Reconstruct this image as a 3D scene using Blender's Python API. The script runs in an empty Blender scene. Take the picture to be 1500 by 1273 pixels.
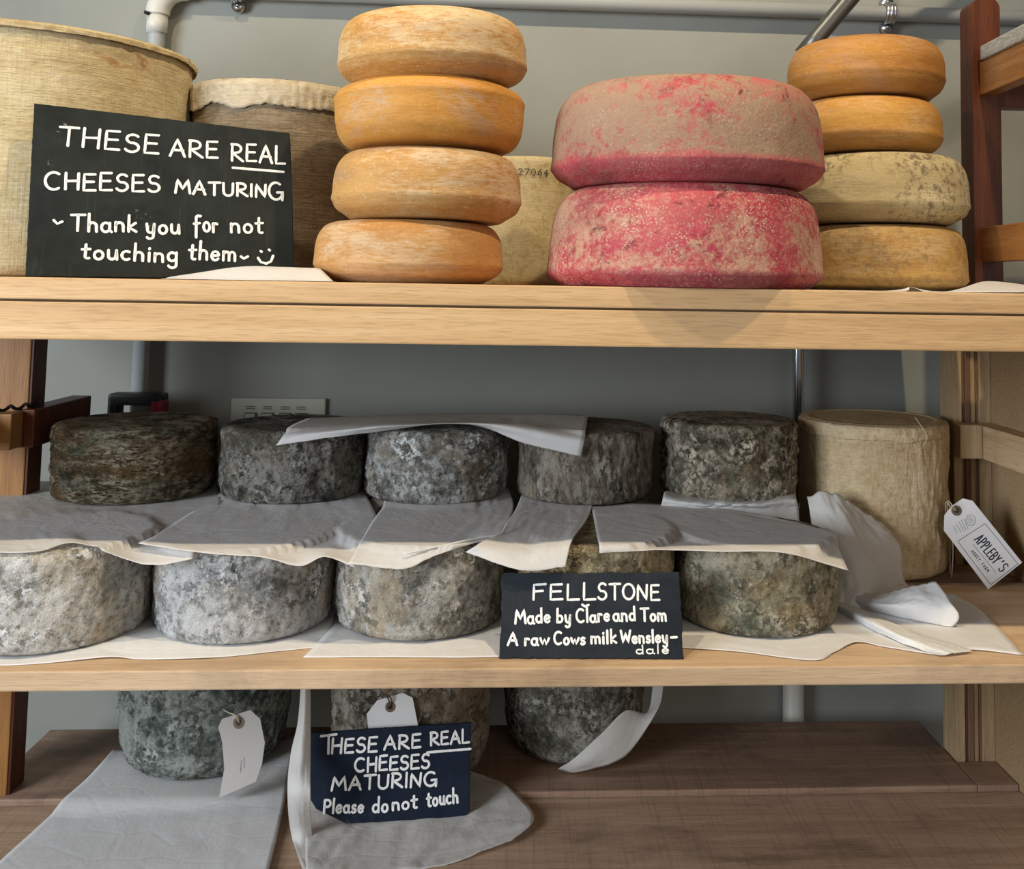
import bpy, bmesh, math, random
from mathutils import Vector, Matrix, noise
random.seed(7)
C = bpy.context.scene.collection
scn = bpy.context.scene

# ---------------------------------------------------------------- camera
cam = bpy.data.cameras.new('camera'); camo = bpy.data.objects.new('camera', cam); C.objects.link(camo)
cam.sensor_fit = 'HORIZONTAL'; cam.sensor_width = 36.0; cam.lens = 36.0
cam.shift_x = -(857.0-750.0)/1500.0; cam.shift_y = -(636.5-310.0)/1500.0
cam.clip_start = 0.05; cam.clip_end = 50
camo.matrix_world = Matrix(((0.9977926, -0.0210587, -0.0629796, 0.0),
                            (-0.0643598, -0.0729853, -0.9952542, -1.3),
                            (0.0163622, 0.9971107, -0.0741795, 0.468),
                            (0, 0, 0, 1)))
scn.camera = camo
# ---------------------------------------------------------------- world, lights, exposure
scn.view_settings.view_transform = 'Standard'; scn.view_settings.look = 'None'
scn.view_settings.gamma = 1.0; scn.view_settings.use_curve_mapping = False
scn.view_settings.exposure = 0.0
w = bpy.data.worlds.new('world'); scn.world = w; w.use_nodes = True
w.node_tree.nodes['Background'].inputs['Color'].default_value = (0.80, 0.88, 1.0, 1)
w.node_tree.nodes['Background'].inputs['Strength'].default_value = 0.13
def light(name, kind, loc, target, energy, col, **kw):
    l = bpy.data.lights.new(name, kind); l.energy = energy; l.color = col
    for k, v in kw.items(): setattr(l, k, v)
    o = bpy.data.objects.new(name, l); C.objects.link(o); o.location = loc
    o.rotation_euler = (Vector(target)-Vector(loc)).to_track_quat('-Z', 'Y').to_euler()
    return o
light('window_daylight', 'AREA', (-2.3, -1.75, 0.72), (0, 0.2, 0.05), 92, (0.86, 0.93, 1.0), shape='RECTANGLE', size=1.2, size_y=1.2)
light('shop_window', 'AREA', (1.3, -2.6, 0.8), (0.1, 0.2, 0.1), 12, (1.0, 0.90, 0.78), shape='RECTANGLE', size=1.6, size_y=1.2)
light('ceiling_spot', 'SPOT', (0.62, -0.70, 2.3), (0.35, 0.15, 0.5), 108, (1.0, 0.80, 0.52), spot_size=math.radians(80), spot_blend=0.6, shadow_soft_size=0.03)
light('ceiling_spot_left', 'SPOT', (-0.75, -0.70, 2.3), (-0.3, 0.2, 0.5), 76, (1.0, 0.84, 0.60), spot_size=math.radians(80), spot_blend=0.6, shadow_soft_size=0.03)

# ---------------------------------------------------------------- helpers
def tag(o, label=None, cat=None, group=None, kind=None):
    if label: o['label'] = label
    if cat: o['category'] = cat
    if group: o['group'] = group
    if kind: o['kind'] = kind
    return o
def link(name, me, m=None, parent=None, smooth=False):
    o = bpy.data.objects.new(name, me); C.objects.link(o)
    if m: me.materials.append(m)
    if parent: o.parent = parent
    if smooth:
        for p in me.polygons: p.use_smooth = True
    return o
def empty(name, loc=(0, 0, 0)):
    o = bpy.data.objects.new(name, None); C.objects.link(o); o.location = loc; o.empty_display_size = .02; return o
def mesh_obj(name, vs, fs, m=None, parent=None, smooth=False):
    me = bpy.data.meshes.new(name); me.from_pydata([tuple(v) for v in vs], [], fs); me.update()
    return link(name, me, m, parent, smooth)
def box(name, x0, x1, y0, y1, z0, z1, m, parent=None, bev=.002, cuts=0):
    bm = bmesh.new(); bmesh.ops.create_cube(bm, size=1)
    cx, cy, cz = (x0+x1)/2, (y0+y1)/2, (z0+z1)/2
    for v in bm.verts: v.co = Vector((v.co.x*(x1-x0), v.co.y*(y1-y0), v.co.z*(z1-z0)))
    if bev: bmesh.ops.bevel(bm, geom=bm.edges[:], offset=bev, segments=2, affect='EDGES', profile=.6)
    me = bpy.data.meshes.new(name); bm.to_mesh(me); bm.free()
    o = link(name, me, m, parent); o.location = (cx, cy, cz)
    if parent: o.location = Vector((cx, cy, cz))-parent.location
    return o
def tube(name, pts, r, m, parent=None, seg=14, closed=False):
    """round tube through world points (mesh)"""
    pts = [Vector(p) for p in pts]; n = len(pts); vs = []; fs = []
    up = None
    for i, p in enumerate(pts):
        t = (pts[min(i+1, n-1)]-pts[max(i-1, 0)]).normalized()
        if up is None: up = t.orthogonal().normalized()
        up = (up-t*up.dot(t)).normalized(); b = t.cross(up)
        rr = r[i] if isinstance(r, (list, tuple)) else r
        for k in range(seg):
            a = 2*math.pi*k/seg; vs.append(p+up*math.cos(a)*rr+b*math.sin(a)*rr)
    for i in range(n-1):
        for k in range(seg):
            a = i*seg+k; b_ = i*seg+(k+1) % seg; fs.append((a, b_, b_+seg, a+seg))
    fs.append(tuple(range(seg))[::-1]); fs.append(tuple(range((n-1)*seg, n*seg)))
    off = parent.location if parent else Vector((0, 0, 0))
    return mesh_obj(name, [v-off for v in vs], fs, m, parent, True)

# ---------------------------------------------------------------- material nodes
class MT:
    def __init__(s, name, rough=.8, coord='Object', spec=.3):
        s.m = bpy.data.materials.new(name); s.m.use_nodes = True; s.t = s.m.node_tree; s.n = s.t.nodes
        s.b = s.n['Principled BSDF']; s.b.inputs['Roughness'].default_value = rough
        s.b.inputs['Specular IOR Level'].default_value = spec
        tc = s.n.new('ShaderNodeTexCoord'); oi = s.n.new('ShaderNodeObjectInfo')
        s.co = tc.outputs[coord]; s.rnd = oi.outputs['Random']; s.tc = tc
    def L(s, a, b): s.t.links.new(a, b)
    def set(s, sock, v):
        if isinstance(v, bpy.types.NodeSocket): s.L(v, sock)
        elif isinstance(v, (tuple, list)) and len(v) == 3 and sock.type == 'RGBA': sock.default_value = (*v, 1)
        else: sock.default_value = v
    def map(s, scale=(1, 1, 1), rot=(0, 0, 0), src=None):
        n = s.n.new('ShaderNodeMapping'); n.inputs['Scale'].default_value = scale; n.inputs['Rotation'].default_value = rot
        s.L(src or s.co, n.inputs[0]); return n.outputs[0]
    def noise(s, scale, detail=4, rough=.6, dist=0, src=None, w=0.0):
        n = s.n.new('ShaderNodeTexNoise'); n.noise_dimensions = '4D'; n.inputs['Scale'].default_value = scale
        n.inputs['Detail'].default_value = detail; n.inputs['Roughness'].default_value = rough; n.inputs['Distortion'].default_value = dist
        s.L(src or s.co, n.inputs['Vector'])
        ma = s.n.new('ShaderNodeMath'); ma.operation = 'MULTIPLY_ADD'; s.L(s.rnd, ma.inputs[0]); ma.inputs[1].default_value = 37.0; ma.inputs[2].default_value = w
        s.L(ma.outputs[0], n.inputs['W']); return n.outputs['Fac']
    def vor(s, scale, src=None, feature='F1', rand=1):
        n = s.n.new('ShaderNodeTexVoronoi'); n.feature = feature; n.inputs['Scale'].default_value = scale
        n.inputs['Randomness'].default_value = rand
        s.L(src or s.co, n.inputs['Vector']); return n.outputs['Distance']
    def ramp(s, f, *st):
        n = s.n.new('ShaderNodeValToRGB'); e = n.color_ramp.elements
        while len(e) < len(st): e.new(.5)
        for k, (p, c) in enumerate(st):
            e[k].position = p
            if isinstance(c, (int, float)): c = (c, c, c)
            e[k].color = (*c, 1)
        s.L(f, n.inputs[0]); return n.outputs[0]
    def th(s, f, lo, hi):      # smooth threshold -> 0..1
        n = s.n.new('ShaderNodeMapRange'); n.interpolation_type = 'SMOOTHSTEP'; s.L(f, n.inputs[0])
        n.inputs[1].default_value = lo; n.inputs[2].default_value = hi; return n.outputs[0]
    def math(s, op, a, b=0.0):
        n = s.n.new('ShaderNodeMath'); n.operation = op; s.set(n.inputs[0], a); s.set(n.inputs[1], b); return n.outputs[0]
    def mix(s, f, a, b, mode='MIX'):
        n = s.n.new('ShaderNodeMix'); n.data_type = 'RGBA'; n.blend_type = mode
        s.set(n.inputs[0], f); s.set(n.inputs[6], a); s.set(n.inputs[7], b); return n.outputs[2]
    def sep(s, src=None):
        n = s.n.new('ShaderNodeSeparateXYZ'); s.L(src or s.co, n.inputs[0]); return n.outputs
    def col(s, c): s.set(s.b.inputs['Base Color'], c); return s
    def bump(s, h, st=.5, dist=.002, prev=None):
        n = s.n.new('ShaderNodeBump'); n.inputs['Strength'].default_value = st; n.inputs['Distance'].default_value = dist
        s.L(h, n.inputs['Height'])
        if prev: s.L(prev, n.inputs['Normal'])
        s.L(n.outputs[0], s.b.inputs['Normal']); return n.outputs[0]

def plain(name, c, rough=.6, metal=0, spec=.4):
    k = MT(name, rough, spec=spec); k.col(c); k.b.inputs['Metallic'].default_value = metal; return k.m

def wood(name, c0, c1, c2, axis='X', rough=.55, dirt=0.0, dirtc=(.05, .035, .025), knots=False, freq=1.0, saw=0):
    k = MT(name, rough)
    sc = {'X': (1.6, 44, 44), 'Z': (44, 44, 1.6), 'Y': (44, 1.6, 44)}[axis]
    fl = {'X': (22, 420, 420), 'Z': (420, 420, 22), 'Y': (420, 22, 420)}[axis]
    a = k.noise(freq, 5, .6, .4, k.map(sc)); b = k.noise(freq, 3, .6, 0, k.map(fl)); c = k.noise(3, 2, .5)
    col = k.ramp(a, (.30, c0), (.5, c1), (.68, c2))
    col = k.mix(k.math('MULTIPLY', k.th(b, .50, .62), .30), col, tuple(x*.55 for x in c0))
    col = k.mix(k.math('MULTIPLY', k.th(c, .45, .7), .25), col, tuple(min(1, x*1.25) for x in c2))
    if dirt:
        d = k.noise(4, 8, .68, .3, k.map((1, 2.2, 1), (0, 0, .5)), 3.0)
        col = k.mix(k.math('MULTIPLY', k.th(d, .5, .66), dirt), col, dirtc)
        d2 = k.noise(9, 10, .75, .0, None, 8.0)
        col = k.mix(k.math('MULTIPLY', k.th(d2, .60, .72), dirt*.6), col, (.55, .5, .44))
    h = b
    if saw:
        sn = k.noise(1, 3, .6, 0, k.map((170, 5, 5), (0, 0, .25)), 1.0)
        col = k.mix(k.math('MULTIPLY', k.th(sn, .52, .66), saw), col, tuple(x*.45 for x in c0)); h = k.math('ADD', b, sn)
    k.col(col); k.bump(h, .35, .0012); return k.m

def rind(name, dark, mid, light_, tan=(.30, .21, .10), green=(.06, .10, .08), tan_a=.5, green_a=.4, white_a=.5, cover=0.0, bump=.8, sc=1.0, streak=1.0):
    """mould-ripened grey rind"""
    k = MT(name, .95, spec=.12)
    src = k.map((sc, sc, sc*streak))
    big = k.noise(6, 4, .6, .4, src, 1); med = k.noise(24, 6, .7, .5, src, 2); fine = k.noise(110, 6, .74, .3, src, 3); vf = k.noise(340, 4, .7, 0, src, 9)
    cob = k.math('SUBTRACT', 1.0, k.math('MULTIPLY', k.vor(85, src, 'SMOOTH_F1'), 1.25))
    v = k.math('ADD', k.math('MULTIPLY', big, .22), k.math('ADD', k.math('MULTIPLY', med, .44), k.math('MULTIPLY', fine, .34)))
    col = k.ramp(v, (.43-cover, dark), (.49-cover, mid), (.545-cover, light_))
    tn = k.noise(6, 5, .7, .5, src, 5); col = k.mix(k.math('MULTIPLY', k.th(tn, .50, .60), tan_a), col, tan)
    gn = k.noise(12, 6, .72, .5, src, 6); col = k.mix(k.math('MULTIPLY', k.th(gn, .52, .60), green_a), col, green)
    wn = k.noise(14, 7, .74, .6, src, 7)
    wm = k.math('MULTIPLY', k.th(wn, .51, .58), k.th(fine, .40, .52))
    col = k.mix(k.math('MULTIPLY', wm, white_a), col, tuple(min(.88, x*1.8) for x in light_))
    col = k.mix(k.math('MULTIPLY', k.math('SUBTRACT', 1.0, k.th(fine, .35, .45)), .75), col, dark)  # cavity shade: low spots of the rind darkened in the colour
    w2 = k.math('MULTIPLY', k.th(vf, .54, .62), k.th(med, .44, .56))
    col = k.mix(k.math('MULTIPLY', w2, .5), col, tuple(min(.88, x*1.6) for x in light_))
    k.col(col)
    b1 = k.bump(k.math('ADD', med, k.math('MULTIPLY', wm, .35)), bump*.8, .010)
    b2 = k.bump(k.math('ADD', k.math('MULTIPLY', fine, .7), k.math('MULTIPLY', cob, .2)), bump*.8, .010, b1)
    k.bump(vf, .6, .003, b2); return k.m

def gouda(name, base, deep, dust, dust_a=.6, spots=0.0, dark=(.25, .2, .13), mauve=(.40, .27, .20), lo=.45, hi=.62, zr=.024):
    k = MT(name, .62, spec=.3); up = k.math('ADD', k.math('MULTIPLY', k.th(k.sep()[2], zr-.001, zr+.006), .6), .4)
    st = k.map((1, 1, 4.5)); x, y, z = k.sep()
    a = k.noise(7, 5, .6, .3, st, 1); f = k.noise(60, 6, .72, .2, k.map((1, 1, 6)), 2); p = k.noise(6, 6, .66, .5, k.map((1, 1, 2)), 3)
    col = k.ramp(a, (.3, deep), (.62, base))
    du = k.math('ADD', k.math('MULTIPLY', p, .62), k.math('MULTIPLY', f, .38))
    col = k.mix(k.math('MULTIPLY', k.math('MULTIPLY', k.th(du, lo, hi), dust_a), up), col, dust)
    m2 = k.noise(5, 6, .7, .5, k.map((1, 1, 2.4)), 9)
    col = k.mix(k.math('MULTIPLY', k.th(m2, .50, .64), .55*dust_a), col, mauve)
    col = k.mix(k.math('MULTIPLY', k.math('SUBTRACT', 1.0, k.th(f, .40, .50)), .22), col, tuple(c*.62 for c in deep))
    g = k.noise(260, 3, .7, 0, None, 5)
    col = k.mix(k.math('MULTIPLY', k.th(g, .56, .68), .35), col, tuple(min(.9, c*1.25) for c in dust))
    if spots:
        s2 = k.noise(85, 7, .75, .6, None, 6)
        s3 = k.noise(8, 4, .6, 0, None, 7)
        col = k.mix(k.math('MULTIPLY', k.math('MULTIPLY', k.th(s2, .49, .58), k.th(s3, .38, .56)), spots), col, dark)
    k.col(col); b1 = k.bump(f, .35, .003); k.bump(g, .3, .001, b1); return k.m

def pinkrind(name, dust_a, lo, hi, dustc, dots=.75, brown=.6, zr=.02):
    k = MT(name, .85, spec=.15); up = k.math('ADD', k.math('MULTIPLY', k.th(k.sep()[2], zr-.001, zr+.010), .78), .22)
    a = k.noise(6, 5, .6, .4, None, 1); p = k.noise(5, 7, .7, .5, k.map((1, 1, 1.5)), 2); f = k.noise(95, 6, .75, .3, None, 3)
    col = k.ramp(a, (.32, (.25, .025, .045)), (.5, (.46, .065, .09)), (.66, (.55, .13, .13)))
    du = k.math('ADD', k.math('MULTIPLY', p, .6), k.math('MULTIPLY', f, .4))
    col = k.mix(k.math('MULTIPLY', k.math('MULTIPLY', k.th(du, lo, hi), dust_a), up), col, dustc)
    m_ = k.noise(4, 6, .68, .5, None, 25)
    col = k.mix(k.math('MULTIPLY', k.th(m_, .47, .60), brown), col, (.22, .145, .095))
    v = k.vor(270); vm = k.noise(11, 6, .75, 0, None, 12)
    col = k.mix(k.math('MULTIPLY', k.math('MULTIPLY', k.math('SUBTRACT', 1.0, k.th(v, .20, .42)), k.th(vm, .47, .58)), dots), col, (.68, .58, .46))
    d = k.noise(34, 6, .78, .9, None, 5); dm = k.noise(6, 3, .6, 0, None, 15)
    col = k.mix(k.math('MULTIPLY', k.math('MULTIPLY', k.th(d, .56, .62), k.th(dm, .42, .6)), .85), col, (.13, .04, .04))
    g = k.noise(240, 4, .7, 0, None, 8)
    col = k.mix(k.math('MULTIPLY', k.th(g, .53, .64), .35), col, tuple(min(.8, c*1.3) for c in dustc))
    k.col(col); b1 = k.bump(k.math('ADD', f, d), .6, .004); k.bump(g, .5, .0015, b1); return k.m

def cloth(name, c0, c1, c2, rust=.35, weave=.5, wr=0.6, rustc=(.36, .15, .05), wave=0):
    k = MT(name, .92, spec=.12)
    a = k.noise(5, 6, .65, .4, k.map((1, 1, 1.6)), 1); f = k.noise(70, 6, .72, .2, k.map((1, 1, 3)), 2)
    v = k.math('ADD', k.math('MULTIPLY', a, .6), k.math('MULTIPLY', f, .4))
    col = k.ramp(v, (.38, c0), (.5, c1), (.62, c2))
    r = k.noise(10, 7, .74, .5, None, 4); rb = k.noise(4, 2, .5, 0, None, 14)
    col = k.mix(k.math('MULTIPLY', k.math('MULTIPLY', k.th(r, .55, .66), k.th(rb, .42, .55)), rust), col, rustc)
    hz = k.noise(1, 2, .6, 0, k.map((14, 14, 520)), 5)      # horizontal threads
    vt = k.noise(1, 2, .6, 0, k.map((420, 420, 14)), 6)
    col = k.mix(k.math('MULTIPLY', k.th(hz, .5, .62), .35*weave), col, tuple(x*.55 for x in c0))
    col = k.mix(k.math('MULTIPLY', k.th(vt, .52, .64), .2*weave), col, tuple(x*.6 for x in c0))
    pb = None
    if wave:
        wv = k.noise(1, 4, .62, 1.6, k.map((62, 62, 26)), 21); col = k.mix(k.math('MULTIPLY', k.math('SUBTRACT', 1.0, k.th(wv, .38, .52)), .45*wave), col, tuple(x*.62 for x in c0))  # shade of the wrinkle hollows mixed into the cloth colour
        pb = k.bump(wv, wave, .010)
    k.col(col); b1 = k.bump(k.math('ADD', f, k.math('MULTIPLY', r, .6)), wr, .004, pb); k.bump(k.math('ADD', hz, k.math('MULTIPLY', vt, .6)), weave, .0015, b1); return k.m

def papermat(name, c=(.80, .79, .76), tr=.35, alpha=1.0, wr=.35):
    k = MT(name, .55, spec=.25)
    n1 = k.noise(9, 5, .6, .9, None, 1); n2 = k.noise(45, 4, .6, .4, k.map((1, .5, 1), (0, 0, .4)), 2)
    sp = k.noise(60, 5, .8, 0, None, 6)
    col = k.mix(k.math('MULTIPLY', k.th(n1, .4, .7), .25), c, tuple(x*.86 for x in c))
    col = k.mix(k.math('MULTIPLY', k.th(sp, .70, .73), .7), col, (.2, .16, .12))
    k.col(col)
    cr = k.vor(11, k.map((1, 1.7, 1), (0, 0, .5)), 'DISTANCE_TO_EDGE')
    b1 = k.bump(k.math('MULTIPLY', k.th(cr, 0, .08), .6), wr*.35, .002)
    b2 = k.bump(k.math('ADD', n1, k.math('MULTIPLY', n2, .35)), wr, .006, b1)
    tl = k.n.new('ShaderNodeBsdfTranslucent'); k.set(tl.inputs['Color'], col); k.L(b2, tl.inputs['Normal'])
    mx = k.n.new('ShaderNodeMixShader'); mx.inputs[0].default_value = tr
    out = k.n['Material Output']; k.L(k.b.outputs[0], mx.inputs[1]); k.L(tl.outputs[0], mx.inputs[2])
    last = mx.outputs[0]
    if alpha < 1:
        tp = k.n.new('ShaderNodeBsdfTransparent'); m2 = k.n.new('ShaderNodeMixShader'); m2.inputs[0].default_value = alpha
        k.L(tp.outputs[0], m2.inputs[1]); k.L(last, m2.inputs[2]); last = m2.outputs[0]
    k.L(last, out.inputs['Surface']); return k.m

def slate(name, c0, c1, scuff=.5, chalk=(.30, .29, .25)):
    k = MT(name, .75, spec=.18)
    a = k.noise(12, 7, .7, .5, None, 1); s = k.noise(1, 5, .7, .6, k.map((90, 8, 30), (0, .5, .6)), 2)
    col = k.ramp(a, (.35, c0), (.65, c1))
    col = k.mix(k.math('MULTIPLY', k.th(s, .55, .72), .30*scuff), col, tuple(min(.5, x*2.6) for x in c1))
    e = k.noise(60, 8, .8, .8, None, 3); eb = k.noise(11, 3, .6, 0, None, 4)
    col = k.mix(k.math('MULTIPLY', k.math('MULTIPLY', k.th(e, .57, .61), k.th(eb, .60, .66)), scuff), col, chalk)
    k.col(col); b1 = k.bump(a, .4, .003); k.bump(e, .25, .001, b1); return k.m

# palette
M = {}
M['beech'] = wood('beech_front', (.50, .30, .135), (.62, .39, .19), (.70, .47, .25))
M['beech_dim'] = wood('beech_worn', (.50, .33, .19), (.60, .42, .26), (.68, .50, .33), dirt=.25)
M['plank'] = wood('dirty_plank', (.34, .21, .135), (.44, .29, .19), (.54, .38, .27), dirt=.45, saw=.22)
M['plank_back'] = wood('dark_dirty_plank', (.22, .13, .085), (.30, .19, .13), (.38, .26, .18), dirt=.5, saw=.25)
M['redwood'] = wood('stained_post', (.05, .012, .005), (.085, .022, .009), (.13, .038, .014), axis='Z', rough=.4)
M['orangewood'] = wood('orange_rail', (.24, .09, .022), (.33, .14, .04), (.43, .20, .065), axis='Y', rough=.4)
M['orangepost'] = wood('orange_post', (.20, .085, .02), (.28, .125, .035), (.35, .17, .055), axis='Z', rough=.45)
M['pinepost'] = wood('pine_post', (.29, .19, .10), (.42, .30, .17), (.52, .39, .24), axis='Z')
M['pinedark'] = wood('dark_pine_strip', (.10, .055, .03), (.17, .10, .06), (.25, .15, .09), axis='Z')
M['pinerail'] = wood('pine_rail', (.40, .27, .14), (.52, .37, .21), (.62, .46, .29), axis='Y', dirt=.2)
k = MT('mdf', .9, spec=.15); g = k.noise(380, 4, .7); g2 = k.noise(6, 4, .6)
k.col(k.mix(k.th(g2, .3, .7), k.ramp(g, (.35, (.23, .145, .07)), (.65, (.42, .29, .155))), k.ramp(g, (.35, (.27, .18, .09)), (.65, (.45, .32, .18))))); k.bump(g, .3, .001); M['mdf'] = k.m
k = MT('wall_paint', .75, spec=.2); g = k.noise(2.2, 4, .6, .5); f = k.noise(140, 5, .7)
k.col(k.ramp(g, (.3, (.245, .25, .22)), (.7, (.30, .31, .285)))); k.bump(f, .15, .001); M['wall'] = k.m
M['pipe'] = plain('painted_pipe', (.36, .38, .38), .45)
M['pipewhite'] = plain('white_plastic', (.62, .61, .56), .4)
M['chrome'] = plain('chrome', (.55, .55, .56), .12, 1.0)
M['steel'] = plain('steel', (.55, .56, .58), .3, 1.0)
M['darkmetal'] = plain('dark_metal', (.16, .16, .15), .38, .8)
M['black'] = plain('black_plastic', (.012, .012, .013), .4)
M['red'] = plain('red_plastic', (.25, .015, .03), .35)
M['chalk'] = plain('chalk_paint', (.86, .86, .84), .8)
M['ink'] = plain('dark_ink', (.02, .022, .05), .6)
M['inkfaint'] = plain('grey_ink', (.12, .12, .16), .6)
M['eyelet'] = plain('brown_eyelet', (.16, .11, .07), .6)
M['string'] = plain('string', (.55, .48, .36), .9)
M['twine'] = plain('twine', (.13, .09, .05), .9)
M['card'] = papermat('tag_card', (.92, .92, .94), .15, wr=.1)
M['cardwhite'] = papermat('white_tag_card', (.86, .86, .86), .15, wr=.1)
M['cardgrey'] = papermat('grey_tag_card', (.52, .49, .46), .15, wr=.15)
M['paper'] = papermat('wax_paper', (.86, .855, .85), .40, .86, .55)
M['paper_thin'] = papermat('thin_wax_paper', (.88, .87, .84), .45, .88, .7)
M['paper_shelf'] = papermat('shelf_paper', (.86, .855, .85), .25, 1, .4)
M['slate'] = slate('slate_grey', (.010, .013, .012), (.024, .029, .027), 1.0)
M['slate_blue'] = slate('slate_blue', (.012, .016, .022), (.024, .030, .038), .7)
M['board_navy'] = slate('painted_board', (.006, .011, .022), (.012, .020, .038), .6)
k = MT('wavy_board', .7); st = k.noise(1, 2, .5, 1.5, k.map((18, 10, 60)))
wv = k.math('SINE', k.math('MULTIPLY', st, 60.0)); k.col(k.ramp(wv, (.3, (.30, .27, .22)), (.7, (.42, .39, .34)))); M['wavy'] = k.m
M['pastry'] = plain('switch_plate', (.40, .39, .33), .45)
M['grooves'] = plain('switch_mark', (.10, .10, .08), .6)

# ---------------------------------------------------------------- setting
tag(box('wall_back', -2.4, 2.4, .74, .80, -1.3, 1.9, M['wall'], bev=0), kind='structure')
k = MT('floor_tile', .6); k.col(k.ramp(k.noise(6, 4), (.3, (.16, .14, .12)), (.7, (.24, .21, .18))))
tag(box('floor', -2.4, 2.4, -3.2, .74, -1.35, -1.3, k.m, bev=0), kind='structure')

# ---------------------------------------------------------------- shelving unit
SU = empty('shelving_unit', (0, .3, -.36))
tag(SU, 'wooden shelving unit with pale beech shelves holding all the cheeses', 'shelves')
T1 = .470; ZB = -.330; ZF = -.338
box('shelf_board', -1.0, 1.02, 0, .33, .443, T1, M['beech'], SU)
box('shelf_board', -1.0, .765, .334, .665, .443, T1, M['beech_dim'], SU)  # unseen back edge extended to keep spot light off the wall below
box('shelf_rail', -1.0, 1.02, 0.001, .03, .394, .4405, M['beech'], SU)
box('gap_blocker', -1.0, 1.02, .031, .055, .405, .4428, M['beech_dim'], SU, bev=.001)  # unseen strip added to block brightness showing through the gap above the rail
box('shelf_board', -1.0, .835, 0, .352, -.0235, 0, M['beech_dim'], SU)
box('shelf_board', -.79, .833, .355, .47, -.0235, .0008, M['plank_back'], SU)
box('shelf_board', -.79, .764, .47, .64, -.0235, .0008, M['plank_back'], SU, bev=0)
box('shelf_board', -.80, .834, 0.0, .384, ZF-.025, ZF, M['plank'], SU, bev=.003)
pl = box('shelf_board', -.815, .764, .388, .64, ZB-.025, ZB, M['plank_back'], SU, bev=.003)
box('shelf_board_end', .7645, .832, .388, .472, ZB-.025, ZB-.0002, M['plank_back'], SU, bev=.001)
# right rear post (layers of strips), panel, cleat
for a, b, mm, dy in ((.766, .781, 'pinepost', 0), (.7815, .787, 'pinedark', .004), (.7875, .797, 'pinedark', .001), (.7975, .806, 'pinepost', .003), (.8065, .812, 'pinedark', .005), (.8125, .8335, 'pinepost', 0)):
    box('post_strip', a, b, .473+dy, .53, -.36, .4425, M[mm], SU, bev=.001)
box('side_panel', .834, .850, .02, .56, -.36, .4425, M['mdf'], SU, bev=.001)
box('side_rail', .800, .834, .04, .472, .186, .243, M['pinerail'], SU, bev=.002)
bl = box('rail_block', .760, .7995, .432, .472, .187, .244, M['pinepost'], SU, bev=.002)
# left rear post and rail
XL = (-0.7749, 0.4, 0.3466)[0]
box('post', XL-.09, XL, .40, .45, -.36, .4425, M['orangepost'], SU, bev=.002)
box('post_side', XL+.0005, XL+.004, .402, .449, -.36, .4425, M['redwood'], SU, bev=.0005)
box('side_rail', XL-.016, XL+.018, .385, .60, .203, .262, M['redwood'], SU, bev=.002)
box('rail_block', XL-.03, XL+.002, .345, .383, .205, .260, M['orangepost'], SU, bev=.002)
box('side_rail', XL-.09, XL-.032, .10, .39, .215, .258, M['orangewood'], SU, bev=.002)
# upper right end frame: tall post with rounded head, rails
def rounded_post(name, x0, x1, y0, y1, z0, z1, rad, m, parent):
    pts = [(x0, z0), (x1, z0)]
    for i in range(9):
        a = i/8*math.pi/2; pts.append((x1-rad+rad*math.cos(a), z1-rad+rad*math.sin(a)))
    for i in range(9):
        a = math.pi/2+i/8*math.pi/2; pts.append((x0+rad+rad*math.cos(a), z1-rad+rad*math.sin(a)))
    n = len(pts); off = parent.location
    vs = [Vector((x, y0, z))-off for x, z in pts]+[Vector((x, y1, z))-off for x, z in pts]
    fs = [tuple(range(n)), tuple(range(2*n-1, n-1, -1))]+[(i, i+n, (i+1) % n+n, (i+1) % n) for i in range(n)]
    o = mesh_obj(name, vs, fs, m, parent)
    return o
XP0 = (0.7837, 0.42, 0.7415)[0]; XP1 = (0.8338, 0.42, 0.7428)[0]
rounded_post('upper_post', XP0, XP1, .42, .47, .470, (0.804, 0.42, 0.9878)[2], .018, M['redwood'], SU)
ZR = (0.7904, 0.42, 0.8887)
box('upper_rail', XP0+.012, XP0+.040, .0, .42, (0.8017, 0.42, 0.8141)[2], (0.8025, 0.42, 0.8721)[2], M['orangewood'], SU)
box('upper_rail', XP0+.012, XP0+.040, .0, .42, (0.798, 0.42, 0.5234)[2], (0.7988, 0.42, 0.5835)[2], M['orangewood'], SU)
box('cross_rail', XP1, XP1+.30, .43, .465, (0.8555, 0.43, 0.7968)[2], (0.8562, 0.43, 0.8442)[2], M['redwood'], SU)
box('post_foot', XP0-.004, XP0+.035, .405, .4195, .470, .483, M['orangewood'], SU, bev=.001)
bd = box('tray_board', XP0+.006, XP0+.29, .03, .405, (0.8025, 0.42, 0.8721)[2]+.0005, (0.8025, 0.42, 0.8721)[2]+.026, M['wavy'], bev=.004)
tag(bd, 'pale board with wavy grain lying on the top right rail', 'board')

# ---------------------------------------------------------------- wall things
def cyl_between(name, a, b, r, m, parent=None, seg=20): return tube(name, [a, b], r, m, parent, seg)
PW = empty('wall_pipe', (0, .72, .95)); tag(PW, 'grey painted pipe running along the wall above the cheeses', 'pipe')
py0 = (0.5421, 0.715, 1.0404); py1 = (0.9991, 0.715, 1.0345)
zp = (py0[2]+py1[2])/2
xe = (-0.7147, 0.715, 0.9339)[0]
pts = [(1.9, .715, zp), (xe+.06, .715, zp)]
for i in range(9):
    a = i/8*math.pi/2; pts.append((xe+.05-.05*math.sin(a), .715, zp-.05+.05*math.cos(a)))
pts += [(xe, .715, zp-.06), (xe, .715, -1.2)]
tube('pipe_run', pts, .0155, M['pipe'], PW, 18)
def sock(a, b, r, mm='pipewhite'): return tube('elbow_sleeve', [a, b], r, M[mm], PW, 20)
ze = (-0.7171, 0.715, 0.9852)[2]; ze2 = (-0.7155, 0.715, 0.95)[2]
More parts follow.
